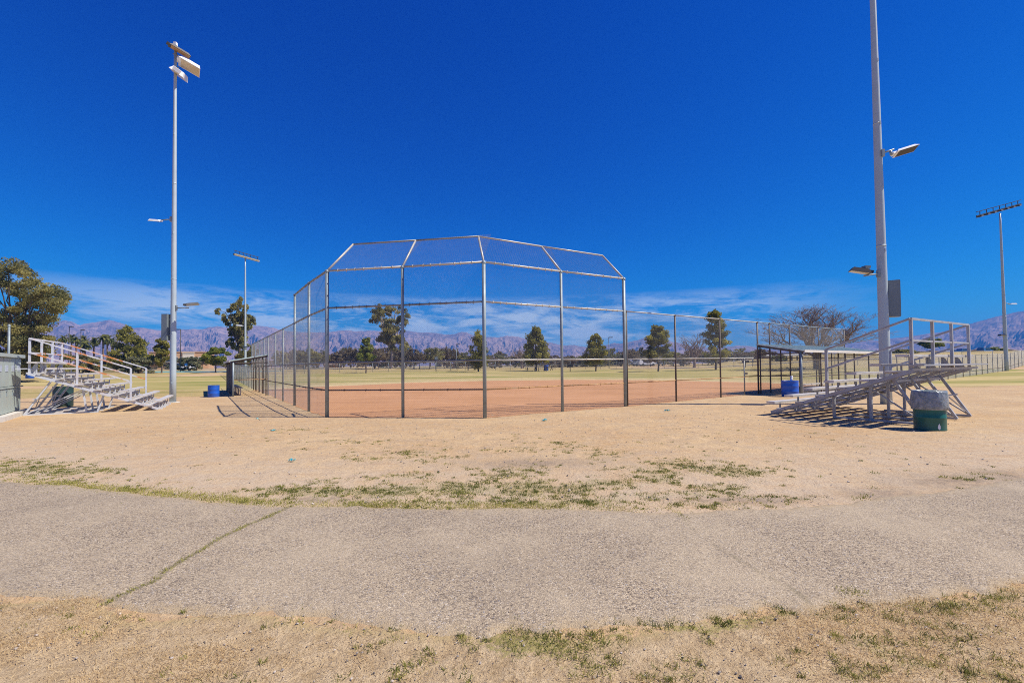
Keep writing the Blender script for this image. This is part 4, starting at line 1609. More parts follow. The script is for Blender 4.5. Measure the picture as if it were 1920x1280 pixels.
o, b, h = far_pole(460, 65, 482, ((439, 475, -1.2), (486, 488, 1.2)), 'slender distant floodlight pole with crossbar, left of the backstop', 0.17, 0.08)
mb = MB()
c = at_depth(459.5, 652, 65)
mb.tube(c - Vector((0, 0, .2)), c + Vector((0, 0, .2)), 0.22, n=12)
mb.tube(c + Vector((0, 0, .2)), c + Vector((0, 0, .25)), 0.33, n=12)
mb.build('collar', M['galv'], o, o.location)
lamp_head('area_lamp', at_depth(449, 610, 65), (-1, -.1, .1), (0, 0, 1), .9, .35, .15, M['white'], M['darkmetal'], o)
o, b, h = far_pole(1887, 50, 398, ((1831, 405, -2.5), (1914, 382, 1.5)), 'distant floodlight pole with crossbar at the right edge', 0.19, 0.08, lean_px=-12)
bracket(o, at_depth(1884, 568, 50), at_depth(1896, 570, 50), .04)
lamp_head('area_lamp', at_depth(1899, 569.5, 50), (1, 0, .02), (0, 0, 1), .7, .3, .12, M['white'], M['darkmetal'], o)
lamp_head('area_lamp', at_depth(1879, 628, 50), (-1, 0, 0), (0, 0, 1), .7, .4, .15, M['darkmetal'], M['lens'], o)

# ------------------------------------------------------------------ small things round the field
# equipment cabinet on its pad, left edge
cd = Vector((0.61, -0.79, 0)).normalized()      # along the face towards the camera
cn = Vector((cd.y, -cd.x, 0)) * -1.0            # away from the visible face
if cn.x > 0:
    cn = -cn
cor = at_depth(37.5, 700, 17.9)
cor = Vector((cor.x, cor.y, Hs(cor.x, cor.y)))
cb_o = thing('equipment_cabinet', cor, 'grey green steel equipment cabinet on a concrete pad at the left edge', 'cabinet')
CL, CD, CH = 3.4, 1.1, 2.02
zc_ = cor.z
mid = cor + cd * CL / 2 + cn * CD / 2
mb = MB()
mb.box((mid.x, mid.y, zc_ + .18 + CH / 2), (CL, CD, CH), cd, cn)
mb.build('body', M['cab'], cb_o, cb_o.location)
mb = MB()
mb.box((mid.x, mid.y, zc_ + .18 + CH + .06), (CL + .24, CD + .24, .12), cd, cn)
mb.build('lid', M['cab'], cb_o, cb_o.location)
for k in range(4):
    mb = MB()
    c = cor + cd * (CL / 4 * (k + .5)) - cn * 0.012
    mb.box((c.x, c.y, zc_ + .18 + CH * .73), (CL / 4 - .05, .03, CH * .50), cd, cn)
    d_ = mb.build('door', M['cab'], cb_o, cb_o.location)
    mb = MB()
    mb.box((c.x, c.y, zc_ + .18 + CH * .22), (CL / 4 - .05, .03, CH * .42), cd, cn)
    mb.build('door', M['cab'], cb_o, cb_o.location)
    mb = MB()
    c2 = c - cn * .022
    mb.box((c2.x, c2.y, zc_ + .18 + CH * .40), (.10, .04, .05), cd, cn)
    mb.box((c2.x, c2.y, zc_ + .18 + CH * .34), (.02, .03, .14), cd, cn)
    mb.build('latch', M['galv'], cb_o, cb_o.location)
    mb = MB()
    mb.box((c2.x, c2.y, zc_ + .18 + CH * .80), (.34, .012, .22), cd, cn)
    mb.build('notice', simple('pale_notice', (0.42, 0.47, 0.55), 0.6), cb_o, cb_o.location)
mb = MB()
c = cor + cd * (CL / 2 - .1) - cn * .03
mb.box((c.x, c.y, zc_ + .18 + CH * .455), (CL + .3, .05, .05), cd, cn)
mb.build('lock_bar', M['cab'], cb_o, cb_o.location)
mb = MB()
mb.box((mid.x, mid.y, zc_ + .07), (CL + .5, CD + .5, .20), cd, cn)
mb.build('pad', M['concrete'], cb_o, cb_o.location)

# blue cut drums
def drum(name, c, r, h, mat, label, cat='barrel', group=None, rim=True):
    o = thing(name, c, label, cat, group)
    mb = MB()
    pr_ = [(0.001, 0), (r * .97, 0), (r, .015), (r, h * .325), (r * 1.010, h * .335), (r, h * .345), (r, h * .665), (r * 1.010, h * .675), (r, h * .685), (r, h - .02), (r * 1.02, h), (r * .96, h), (r * .95, h * .2), (0.001, h * .2)]
    mb.lathe((0, 0, 0), pr_, 32)
    mb.build('drum_body', mat, o)
    return o


c = on_ground(400.5, 744)
drum('blue_barrel', c, .30, .70, M['blue'], 'bright blue cut drum standing outside the left dugout', 'barrel', 'blue barrels')
c = on_ground(1481.5, 743)
br = drum('blue_barrel', c, .35, .74, M['blue'], 'blue cut drum beside the right dugout with a white cup on its rim', 'barrel', 'blue barrels')
mb = MB()
mb.lathe((.02, -.1, .74), [(.001, 0), (.035, 0), (.05, .12), (.046, .12), (.035, .02), (.001, .02)], 14)
mb.tube((.02, -.1, .80), (.03, -.1, .96), .03, .055, n=9)
cup = mb.build('cup', M['white'])
cup.location = c
tag(cup, 'crumpled white cup standing on the blue drum by the right dugout', 'cup')
# far blue drums on the lawn
for px, py, lb in ((56, 709, 'small distant blue barrel seen beneath the left bleacher'), (1024, 698, 'tiny distant blue barrel beside the outfield picnic tree')):
    p = on_ground(px, py) if px < 500 else stand(px, 84, 686)[0]
    drum('blue_barrel', p, .42, 1.05, M['blue'], lb, 'barrel', 'blue barrels')

# green drum behind left bleacher
c = on_ground(118, 762)
drum('trash_can', c, .36, .95, M['dgreen'], 'green drum trash can behind the left bleacher, coloured darker for the shade there', 'trash can')

# green trash can with bag, right
c = on_ground(1744, 805)
tcn = thing('trash_can', c, 'dark green steel drum trash can with a pale plastic liner folded over its top', 'trash can')
r = .292
h = .90
mb = MB()
mb.lathe((0, 0, 0), [(.001, .0), (r * .98, 0), (r * 1.01, .012), (r, .03), (r, .28), (r * 1.025, .295), (r, .31), (r, .58), (r * 1.025, .595), (r, .61), (r, h - .02), (r * 1.02, h), (r * .97, h), (r * .96, .1), (.001, .1)], 40)
mb.build('drum_body', M['green'], tcn)


def wobf(th, z):
    s_ = math.sin(th * 9 + z * 7) * .014 + math.sin(th * 17 - z * 15 + 1) * .010 + math.sin(th * 31 + z * 30) * .005
    return s_ * (1.0 if z < .88 else 0.4)


mb = MB()
mb.lathe((0, 0, 0), [(r * 1.10, .475 + .0), (r * 1.13, .48), (r * 1.15, .56), (r * 1.14, .68), (r * 1.13, .80), (r * 1.09, .88), (r * 1.06, .915), (r * .98, .905), (r * .93, .80), (r * .86, .55), (r * .6, .35), (.01, .30)], 72, wobf)
mb.build('plastic_liner', M['bag'], tcn)
mb = MB()
ang = math.atan2(-c.y, -c.x) + 0.55
px_, py_ = math.cos(ang), math.sin(ang)
for k in range(8):
    a = ang + (k - 3.5) * .02
    pass
V_ = []
for (da, dz_) in ((-.10, .10), (-.03, .06), (.05, .05), (.10, .09), (.09, .14), (.04, .17), (.0, .20), (-.05, .16)):
    V_.append((math.cos(ang + da) * (r + .004), math.sin(ang + da) * (r + .004), dz_ - .02))
mb.poly(V_)
mb.build('decal', M['white'], tcn)

# turquoise litter
for i, (px, py, s_) in enumerate(((547, 865, .05), (512, 808, .05), (1021, 789, .06), (1251, 771, .07), (483, 786, .05))):
    c = on_ground(px, py)
    rr = random.Random(i)
    mb = MB()
    pts = []
    ng = 5
    for a in range(ng):
        for b in range(ng):
            pts.append((c.x + (a / (ng - 1) - .5) * s_ * 2.2 + rr.uniform(-.3, .3) * s_, c.y + (b / (ng - 1) - .5) * s_ * 1.6 + rr.uniform(-.3, .3) * s_, c.z + .012 + rr.uniform(0, .9) * s_))
    for a in range(ng - 1):
        for b in range(ng - 1):
            mb.quad(pts[a * ng + b], pts[(a + 1) * ng + b], pts[(a + 1) * ng + b + 1], pts[a * ng + b + 1])
    ob = mb.build('litter', M['litter'], None, c)
    tag(ob, ['scrap of turquoise plastic on bare dirt nearest the path', 'flattened turquoise scrap in front of the left backstop wing', 'turquoise scrap lying right of the middle backstop post',
             'turquoise scrap on dirt outside the right fence', 'turquoise scrap beside the shadow of the left wing'][i], 'litter')


# ------------------------------------------------------------------ trees
def leaf_quads(cent, radii, n_per, size, rg, tint_c=None, flat=0.0, droop=0.0):
    """Leaf faces scattered through ellipsoids; cent (N,3), radii (N,3)."""
    N = len(cent)
    n_per = np.broadcast_to(np.asarray(n_per), (N,))
    ids = np.repeat(np.arange(N), n_per)
    Mn = len(ids)
    d = rg.normal(size=(Mn, 3))
    d /= np.linalg.norm(d, axis=1, keepdims=True) + 1e-9
    rr = rg.random((Mn, 1)) ** 0.45
    P = cent[ids] + d * rr * radii[ids]
    a = rg.normal(size=(Mn, 3))
    a[:, 2] = a[:, 2] * (1 - flat) - droop
    a /= np.linalg.norm(a, axis=1, keepdims=True) + 1e-9
    b = np.cross(a, rg.normal(size=(Mn, 3)))
    b /= np.linalg.norm(b, axis=1, keepdims=True) + 1e-9
    s = size * (0.6 + 0.8 * rg.random((Mn, 1)))
    w = s * 0.55
    V = np.stack([P - a * s, P - b * w, P + a * s, P + b * w], 1).reshape(-1, 3)
    F = np.arange(Mn * 4).reshape(-1, 4)
    tc_ = rg.random(N) if tint_c is None else tint_c
    T = np.clip(tc_[ids] * 0.85 + rg.random(Mn) * 0.30 - 0.05, 0, 1)  # strong clump tones also stand in for sunlit and shaded clumps
    return V, F, T


def limb(mb, p, q, r0, r1, rr, n=6, seg=4, wig=0.06):
    p, q = Vector(p), Vector(q)
    L = (q - p).length
    pts, rad_ = [], []
    for k in range(seg + 1):
        s_ = k / seg
        w_ = Vector((rr.uniform(-1, 1), rr.uniform(-1, 1), rr.uniform(-.5, .5))) * L * wig * (0 if k in (0, seg) else 1)
        pts.append(p + (q - p) * s_ + w_)
        rad_.append(r0 + (r1 - r0) * s_)
    mb.path(pts, rad_, n, caps=False)
    return pts


def leafy_tree(name, loc, h, w, label, seed, style, leaf, bark, cat='tree', group=None, leaves=2600, size=0.22, trunk_h=0.2, tr=None):
    rr = random.Random(seed)
    rg = np.random.default_rng(seed)
    o = thing(name, loc, label, cat, group)
    tb = MB()
    tr = tr or max(0.12, h * 0.022)
    C, Rd, Tn, Np = [], [], [], []
    if style == 'pine':            # dense bushy conifer, rounded cone, upturned tips
        limb(tb, (0, 0, -.1), (0, 0, h * .9), tr, tr * .2, rr, 8, 6, .012)
        levels = 9
        for k in range(levels):
            s_ = k / (levels - 1)
            z = h * (trunk_h + (0.92 - trunk_h) * s_)
            rad_ = w * .5 * (0.16 + 0.92 * (1 - s_) ** .62 * min(1, .70 + s_ * 2.0))
            nb = max(4, int(11 * (1 - s_) + 4))
            for j in range(nb):
                a = rr.uniform(0, 2 * math.pi)
                ro = rad_ * rr.uniform(.45, 1.02)
                q = Vector((math.cos(a) * ro, math.sin(a) * ro, z + rr.uniform(-.03, .05) * h + ro * .12))
                limb(tb, (0, 0, z - ro * .25), q, tr * .25, tr * .06, rr, 4, 2, .05)
                for _ in range(2):
                    cc = q * rr.uniform(.72, 1.05)
                    C.append((cc.x, cc.y, q.z + rr.uniform(-.02, .05) * h))
                    Rd.append((w * rr.uniform(.09, .15), w * rr.uniform(.09, .15), h * rr.uniform(.045, .09)))
                    Tn.append(rr.random())
        C.append((0, 0, h * .95))
        Rd.append((w * .06, w * .06, h * .05))
        Tn.append(.6)
    elif style == 'openpine':      # loose tiers with gaps, several tips
        limb(tb, (0, 0, -.1), (w * .02, 0, h * .95), tr, tr * .2, rr, 8, 6, .015)
        for k in range(44):
            s_ = rr.random() ** .9
            z = h * (trunk_h + (0.95 - trunk_h) * s_)
            ro = w * .5 * (1 - s_ * .72) * rr.uniform(.5, 1.08)
            a = rr.uniform(0, 2 * math.pi)
            q = Vector((math.cos(a) * ro, math.sin(a) * ro, z + ro * .30))
            limb(tb, (0, 0, z - ro * .2), q, tr * .28, tr * .07, rr, 4, 3, .06)
            for m_ in range(3):
                f_ = .55 + .25 * m_
                C.append((q.x * f_, q.y * f_, z - ro * .2 + (q.z - z + ro * .2) * f_ + .03 * h))
                Rd.append((w * rr.uniform(.07, .13), w * rr.uniform(.07, .13), h * rr.uniform(.035, .065)))
                Tn.append(rr.random())
        for m_ in range(4):
            C.append((rr.uniform(-.06, .1) * w, 0, h * (.9 + .025 * m_)))
            Rd.append((w * .045, w * .045, h * .045))
            Tn.append(rr.random())
    elif style == 'euc':           # forked trunk, open clumps that droop
        fork = h * rr.uniform(.28, .36)
        limb(tb, (0, 0, -.1), (w * .03, 0, fork), tr, tr * .72, rr, 9, 5, .03)
        for k in range(10):
            a = 2 * math.pi * k / 10 + rr.uniform(-.4, .4)
            ro = w * .36 * rr.uniform(.4, 1.0)
            q = Vector((math.cos(a) * ro, math.sin(a) * ro, h * rr.uniform(.60, .88)))
            pts = limb(tb, (w * .03, 0, fork), q, tr * .5, tr * .16, rr, 6, 4, .08)
            for m_ in range(6):
                base = pts[rr.randint(1, 4)]
                e = base + Vector((rr.uniform(-1, 1) * w * .20, rr.uniform(-1, 1) * w * .20, rr.uniform(-.06, .14) * h))
                limb(tb, base, e, tr * .15, tr * .04, rr, 4, 2, .08)
                for _ in range(3):
                    C.append((e.x + rr.uniform(-.05, .05) * w, e.y + rr.uniform(-.05, .05) * w, e.z - rr.uniform(0, .06) * h))
                    Rd.append((w * rr.uniform(.035, .075), w * rr.uniform(.035, .075), h * rr.uniform(.022, .05)))
                    Tn.append(rr.random())
        for k in range(6):
            C.append((rr.uniform(-.16, .16) * w, rr.uniform(-.16, .16) * w, h * rr.uniform(.86, .97)))
            Rd.append((w * .07, w * .07, h * .04))
            Tn.append(rr.random())
    elif style == 'bush':          # low broad mass, foliage to the ground
        for k in range(5):
            a = rr.uniform(0, 2 * math.pi)
            limb(tb, (0, 0, -.1), (math.cos(a) * w * .3, math.sin(a) * w * .3, h * rr.uniform(.5, .8)), tr, tr * .3, rr, 5, 3, .08)
        for k in range(46):
            a = rr.uniform(0, 2 * math.pi)
            s_ = rr.random()
            ro = w * .46 * math.sqrt(rr.random()) * (1 - .45 * s_)
            C.append((math.cos(a) * ro, math.sin(a) * ro, h * (.10 + .78 * s_)))
            Rd.append((w * rr.uniform(.07, .12), w * rr.uniform(.07, .12), h * rr.uniform(.06, .12)))
            Tn.append(rr.random())
    elif style == 'round':         # trunk and a rounded mass of clumps
        limb(tb, (0, 0, -.1), (0, 0, h * .5), tr, tr * .5, rr, 8, 4, .03)
        for k in range(50):
            d = Vector((rr.gauss(0, 1), rr.gauss(0, 1), rr.gauss(0, 1))).normalized()
            f_ = rr.uniform(.45, 1.0)
            q = Vector((d.x * w * .40 * f_, d.y * w * .40 * f_, h * .60 + d.z * h * .36 * f_ * (1.0 if d.z > 0 else .8)))
            if k % 3 == 0:
                limb(tb, (0, 0, h * .35), q, tr * .35, tr * .07, rr, 4, 3, .08)
            C.append(tuple(q))
            Rd.append((w * rr.uniform(.07, .12), w * rr.uniform(.07, .12), h * rr.uniform(.05, .09)))
            Tn.append(rr.random())
    C, Rd = np.array(C), np.array(Rd)
    Np = np.maximum(8, (leaves * (Rd.prod(1) ** (2 / 3)) / (Rd.prod(1) ** (2 / 3)).sum()).astype(int))
    V, F, T = leaf_quads(C, Rd, Np, size, rg, np.array(Tn), droop=.5 if style == 'euc' else 0)
    tb.build('trunk', bark, o)
    np_mesh('crown', V, F, leaf, T, parent=o)
    return o


def bare_tree(loc, h, w, label, seed, mat, name='bare_tree', depth=6, group=None, tr=None, haze_twigs=False, lean=0.0):
    rr = random.Random(seed)
    o = thing(name, loc, label, 'tree', group)
    trunk, crown = MB(), MB()
    tr = tr or h * .035
    fork = h * .20
    limb(trunk, (0, 0, -.15), (lean * h * .1, 0, fork), tr * 1.25, tr, rr, 9, 4, .03)

    def grow(mb, p, d, L, r, k):
        q = p + d * L
        q.z = max(q.z, .35 * h * .5)
        nside = 6 if k > 3 else (4 if k > 1 else 3)
        pts = limb(mb, p, q, r, r * .62, rr, nside, 3 if k > 2 else 2, .07)
        if k <= 0:
            return
        nb = 3 if k > 2 else rr.choice((2, 3, 3, 4))
        for i in range(nb):
            nd_ = (d + Vector((rr.gauss(0, .46), rr.gauss(0, .46), rr.gauss(.22, .28)))).normalized()
            st = q if i == 0 else pts[rr.randint(1, len(pts) - 1)]
            grow(crown, Vector(st), nd_, L * rr.uniform(.58, .80), max(r * .55, .011), k - 1)
    n0 = 8
    for i in range(n0):
        a = 2 * math.pi * i / n0 + rr.uniform(-.3, .3)
        spread = (.16, .52)[i % 2] * rr.uniform(.8, 1.25)
        d = Vector((math.cos(a) * spread * w / h, math.sin(a) * spread * w / h * .8, rr.uniform(.75, 1.0))).normalized()
        grow(crown, Vector((lean * h * .1, 0, fork * rr.uniform(.8, 1.0))), d, h * rr.uniform(.27, .36) * (1.12 if i % 2 == 0 else .95), tr * rr.uniform(.42, .6), depth - 1)
    # fit the crown to its height and width
    zs_ = max(v[2] for v in crown.v)
    xs_ = [v[0] for v in crown.v]
    wx = np.percentile(xs_, 99) - np.percentile(xs_, 1)
    fz, fx = (h - fork) / max(zs_ - fork, .1), w / max(wx, .1)
    crown.v = [(v[0] * fx, v[1] * fx, fork + (v[2] - fork) * fz if v[2] > fork else v[2]) for v in crown.v]
    trunk.build('trunk', mat, o)
    crown.build('crown', mat, o)
    return o


def palm(loc, h, label, seed, group):
    rr = random.Random(seed)
    o = thing('palm_tree', loc, label, 'palm tree', group)
    tb = MB()
    limb(tb, (0, 0, -.1), (rr.uniform(-.2, .2), 0, h * .9), .22, .17, rr, 8, 5, .01)
    tb.build('trunk', M['palmtrunk'], o)
    V, F, T = [], [], []
    for k in range(46):
        a = rr.uniform(0, 2 * math.pi)
        el = rr.uniform(-.9, 1.2)
        L = rr.uniform(1.2, 1.7)
        p = np.array([0, 0, h * .9])
        dh = np.array([math.cos(a), math.sin(a), 0])
        sd = np.array([-math.sin(a), math.cos(a), 0])
        tn = rr.random() * (.5 + .5 * (el > 0))
        for s_ in range(3):
            q = p + dh * L * .42 * math.cos(el) + np.array([0, 0, 1]) * L * .42 * math.sin(el)
            wv = .34 * (1 - s_ * .18)
            i = len(V)
            V += [p - sd * wv * .6, p + sd * wv * .6, q + sd * wv, q - sd * wv]
            F.append((i, i + 1, i + 2, i + 3))
            T.append(tn)
            p = q
            el -= .5
    np_mesh('crown', np.array(V), np.array(F), M['palm'], np.array(T), parent=o)
    return o


def wm(px_w, Y):
    return px_w / FPX * Y


# --- big eucalyptus at the left edge
def big_left():
    Y = 52
    b, h = stand(38, Y, 491)
    rr = random.Random(11)
    rg = np.random.default_rng(11)
    o = thing('eucalyptus_tree', b, 'huge spreading olive eucalyptus filling the left edge of the scene', 'tree')
    tb = MB()
    C, Rd, Tn = [], [], []
    limb(tb, (-1.0, 0, -.2), (-.6, 0, 3.2), .55, .42, rr, 10, 5, .03)
    spots = [(-30, 520), (0, 505), (30, 500), (50, 510), (62, 530), (20, 540), (-20, 560), (90, 545), (110, 550), (125, 560), (118, 580), (100, 575), (80, 570), (95, 595), (70, 595), (50, 570), (30, 580), (0, 590),
             (-30, 600), (20, 610), (45, 620), (65, 620), (80, 612), (10, 640), (35, 645), (60, 640), (-20, 640), (80, 635), (15, 665), (45, 665), (70, 655), (-25, 670), (-50, 540), (-60, 600), (-70, 650), (92, 660), (75, 675), (25, 685), (-5, 685),
             (55, 690), (85, 690), (60, 676), (98, 640), (5, 528), (45, 545), (75, 555), (105, 562), (-10, 615), (30, 628), (50, 598)]
    for (px, py) in spots:
        px = px - 6
        for m_ in range(4):
            q = at_depth(px + rr.uniform(-10, 10), py + rr.uniform(-8, 8), Y + rr.uniform(-3.2, 3.2)) - b
            if m_ == 0:
                limb(tb, (-.6, 0, 3.0), q, .16, .03, rr, 5, 4, .05)
            C.append(tuple(q))
            s_ = rr.uniform(.55, 1.15)
            Rd.append((s_, s_, s_ * .62))
            Tn.append(rr.random())
    C, Rd = np.array(C), np.array(Rd)
    V, F, T = leaf_quads(C, Rd, 260, .115, rg, np.array(Tn), droop=.5)
    tb.build('trunk', M['bark'], o)
    np_mesh('crown', V, F, M['euc'], T, parent=o)
    return o


big_left()

# --- trees: (name, style, px, Y, py_top, width px, label, leaf, bark, leaves, size, seed, trunk share)
TREES = [
    ('pine_tree', 'pine', 240, 88, 614, 66, 'full bright green pine behind the white bleacher rails', 'pine', 'bark', 4200, .22, 21, .12),
    ('pine_tree', 'openpine', 303, 84, 634, 40, 'small layered pine just left of the tall left light pole', 'pine', 'bark', 2600, .20, 22, .20),
    ('shrub', 'bush', 262, 82, 668, 60, 'grey green desert shrub at the foot of the bright pine', 'grey', 'bark', 2000, .17, 23, .1),
    ('shrub', 'bush', 150, 80, 662, 90, 'olive hedge like shrub behind the left bleacher seats', 'euc', 'bark', 2600, .18, 29, .1),
    ('shrub', 'bush', 215, 100, 663, 60, 'dull brown shrub beneath the palms', 'scrub', 'bark', 1600, .2, 30, .1),
    ('round_tree', 'round', 404, 86, 648, 58, 'rounded bright green tree beside the left dugout', 'bright', 'bark', 3400, .20, 24, .2),
    ('shrub', 'bush', 355, 100, 668, 46, 'yellow green mesquite shrub in front of the tan building', 'grey', 'bark', 1600, .2, 25, .1),
    ('eucalyptus_tree', 'euc', 447, 92, 562, 74, 'tall open eucalyptus behind the distant left light pole', 'euc', 'bark', 4600, .24, 26, .2),
    ('round_tree', 'round', 580, 100, 653, 52, 'round olive tree seen through the left wing mesh', 'euc', 'bark', 2200, .22, 27, .2),
    ('round_tree', 'round', 526, 98, 656, 34, 'small olive tree seen through the tall left fence', 'euc', 'bark', 1500, .22, 28, .2),
    ('shrub', 'bush', 466, 90, 640, 52, 'olive shrub at the foot of the tall open eucalyptus', 'euc', 'bark', 2200, .2, 43, .1),
    ('eucalyptus_tree', 'euc', 733, 118, 571, 92, 'tall pale trunked eucalyptus behind the left backstop panel', 'euc', 'palebark', 6200, .26, 31, .3),
    ('pine_tree', 'openpine', 686, 80, 636, 36, 'small forked pine on the outfield edge, left panel', 'bright', 'bark', 2400, .19, 32, .3),
    ('pine_tree', 'pine', 897, 84, 622, 44, 'narrow pointed pine behind the middle backstop post', 'pine', 'bark', 2600, .18, 33, .14),
    ('pine_tree', 'pine', 1005, 84, 612, 52, 'tall full pine with tables beneath it, centre right', 'pine', 'bark', 3800, .20, 34, .20),
    ('pine_tree', 'pine', 1117, 76, 627, 48, 'medium round shouldered pine next to a lamp pole', 'pine', 'bark', 3200, .18, 35, .22),
    ('pine_tree', 'openpine', 1234, 70, 613, 64, 'broad open pine right of the backstop', 'pine', 'bark', 4200, .17, 36, .24),
    ('pine_tree', 'openpine', 1342, 72, 585, 62, 'tallest ragged pine behind the right fence', 'pine', 'bark', 4400, .17, 37, .16),
    ('round_tree', 'round', 1748, 120, 633, 44, 'dark rounded evergreen behind the right bleacher guard rail', 'bright', 'bark', 2600, .26, 38, .1),
    ('shrub', 'bush', 1692, 110, 655, 60, 'yellowish bush line left of the dark evergreen', 'euc', 'bark', 1500, .25, 39, .1),
    ('round_tree', 'round', 1420, 118, 655, 30, 'small tree beyond the gate bay', 'bright', 'bark', 1200, .22, 40, .1),
    ('shrub', 'bush', 1458, 104, 667, 34, 'dark green bush left of the picnic shelter', 'bright', 'bark', 1200, .2, 41, .1),
    ('round_tree', 'round', 1868, 150, 650, 36, 'green tree near the parked car on the far right slope', 'bright', 'bark', 1400, .3, 42, .1),
]
LM = {}
for (nm, st, px, Y, pt, wpx, lb, lf, bk, nl, sz, sd, th_) in TREES:
    b, h = stand(px, Y, pt)
    leafy_tree(nm, b, h, wm(wpx, Y), lb, sd, st, M[lf], M[bk], leaves=int(nl * 2.4), size=sz * .85, trunk_h=th_, tr=(.42 if bk == 'palebark' else None), cat='shrub' if nm == 'shrub' else 'tree')

# bare trees
b, h = stand(1530, 66, 571)
bare_tree(b, h, wm(172, 66), 'large spreading leafless tree behind the right dugout', 51, M['twig'], depth=7, tr=.34)
b, h = stand(1302, 95, 622)
bare_tree(b, h, wm(56, 95), 'pale leafless tree left of the tallest ragged pine', 52, M['twig'], depth=5)
b, h = stand(978, 105, 646)
bare_tree(b, h, wm(40, 105), 'pale leafless tree just left of the tall full pine', 53, M['twig'], depth=5)

# scrub woodland row behind the outfield: a handful of kinds, copied one by one
protos = []
for k in range(5):
    st = ('round', 'bush', 'round', 'bush', 'round')[k]
    t_ = leafy_tree('scrub_tree', (0, 0, 0), 5.0, 6.0, 'x', 200 + k, st, M[('scrub', 'grey', 'scrub', 'scrub', 'euc')[k]], M['twig'], leaves=1100, size=.24, group='scrubby trees beyond the outfield')
    protos.append(t_)
rr = random.Random(4)
row = []
for px in range(548, 1425, 9):
    top_ = rr.uniform(646, 666) if 600 < px < 870 else (rr.uniform(651, 669) if px < 1010 or px > 1130 else rr.uniform(663, 675))
    row.append((px + rr.uniform(-6, 6), rr.uniform(108, 150), top_, rr.uniform(32, 58), None))
for px in range(1430, 1960, 16):
    row.append((px + rr.uniform(-6, 6), rr.uniform(150, 200), rr.uniform(656, 665), rr.uniform(18, 34), None))
for px in range(95, 540, 22):
    row.append((px + rr.uniform(-6, 6), rr.uniform(120, 150), rr.uniform(668, 682), rr.uniform(26, 44), None))
first = [True] * 5
for (px, Y, pt, wpx, _) in row:
    k = rr.choice((0, 0, 1, 2, 3, 4)) if px < 1430 else rr.choice((0, 3, 4))
    o = protos[k] if first[k] else copy_tree(protos[k])
    first[k] = False
    b, h = stand(px, Y, pt)
    h = max(h, 1.2)
    o.location = b
    o.scale = (wm(wpx, Y) / 6.0, wm(wpx, Y) / 6.0, h / 5.0)
    o.rotation_euler = (0, 0, rr.uniform(0, 6.28))
    if px < 545:
        o['label'] = 'low dusty tree in the far left row, in front of the mountains'
        o['group'] = 'dusty trees in the far left row'
    elif px < 1428:
        o['label'] = ['brown leafless looking scrub tree beyond the outfield fence', 'grey green scrub bush beyond the outfield fence', 'brown rounded scrub tree beyond the outfield fence', 'low brown scrub bush beyond the outfield fence', 'olive scrub tree beyond the outfield fence'][k]
        o['group'] = 'scrubby trees beyond the outfield, kind ' + 'abcde'[k]
    else:
        o['label'] = ['tiny brown tree among the houses on the right slope', '', '', 'tiny low bush among the houses on the right slope', 'tiny olive tree among the houses on the right slope'][k]
        o['group'] = 'tiny trees among the right slope houses, kind ' + 'abcde'[k]

# palms
for i, (px, pt, Y) in enumerate(((118, 627, 135), (133, 626, 140), (142, 631, 130), (156, 630, 138), (177, 632, 120), (193, 627, 118), (201, 628, 122), (209, 634, 128), (160, 641, 110))):
    b, h = stand(px, Y, pt)
    palm(b, h, ['leftmost fan palm in the far row', 'second fan palm from the left in the far row', 'fan palm between the two dark street lamps', 'fan palm just right of the second street lamp',
                'solitary fan palm left of the tight palm cluster', 'tallest fan palm of the tight cluster', 'middle fan palm of the tight cluster', 'rightmost fan palm next to the bright pine', 'short stubby fan palm lower than its neighbours'][i], 300 + i, 'fan palms in the distance')


# ------------------------------------------------------------------ distant furniture
def street_lamp(px, Y, pt, label, side=1, mat=None):
    b, h = stand(px, Y, pt)
    o = thing('street_lamp', b, label, 'street lamp', 'street lamps')
    mb = MB()
    mb.tube((0, 0, -.1), (0, 0, h), .085, .06, n=8)
    mb.build('pole', mat or M['darkmetal'], o)
    mb = MB()
    mb.box((side * .45, 0, h - .05), (.8, .42, .16))
    mb.box((side * .1, 0, h - .02), (.3, .08, .08))
    mb.build('lamp_head', M['darkmetal'], o)
    return o


street_lamp(129, 105, 612, 'dark street lamp, left one of the pair above the palms', 1)
street_lamp(151, 112, 618, 'dark street lamp, right one of the pair above the palms', 1)
street_lamp(338, 92, 617, 'dark street lamp just right of the tall left light pole', -1)
street_lamp(692, 110, 655, 'thin pale lamp pole beside the scrub, left panel', 1, M['galv']) if False else None
street_lamp(775, 110, 655, 'thin pale lamp pole in the second backstop panel, left one', 1, M['galv'])
street_lamp(856, 108, 645, 'thin pale lamp pole in the second backstop panel, right one', 1, M['galv'])
street_lamp(1142, 98, 632, 'pale lamp pole beside the round shouldered pine', 1, M['galv'])
# pole above the cabinet
b, h = stand(16, 34, 612)
o = thing('post', b, 'plain grey post rising behind the equipment cabinet', 'post')
mb = MB()
mb.tube((0, 0, -.1), (0, 0, h), .075, .07, n=10)
mb.lathe((0, 0, h), [(.09, 0), (.09, .1), (.05, .16), (.001, .18)], 10)
mb.build('shaft', M['galv'], o)


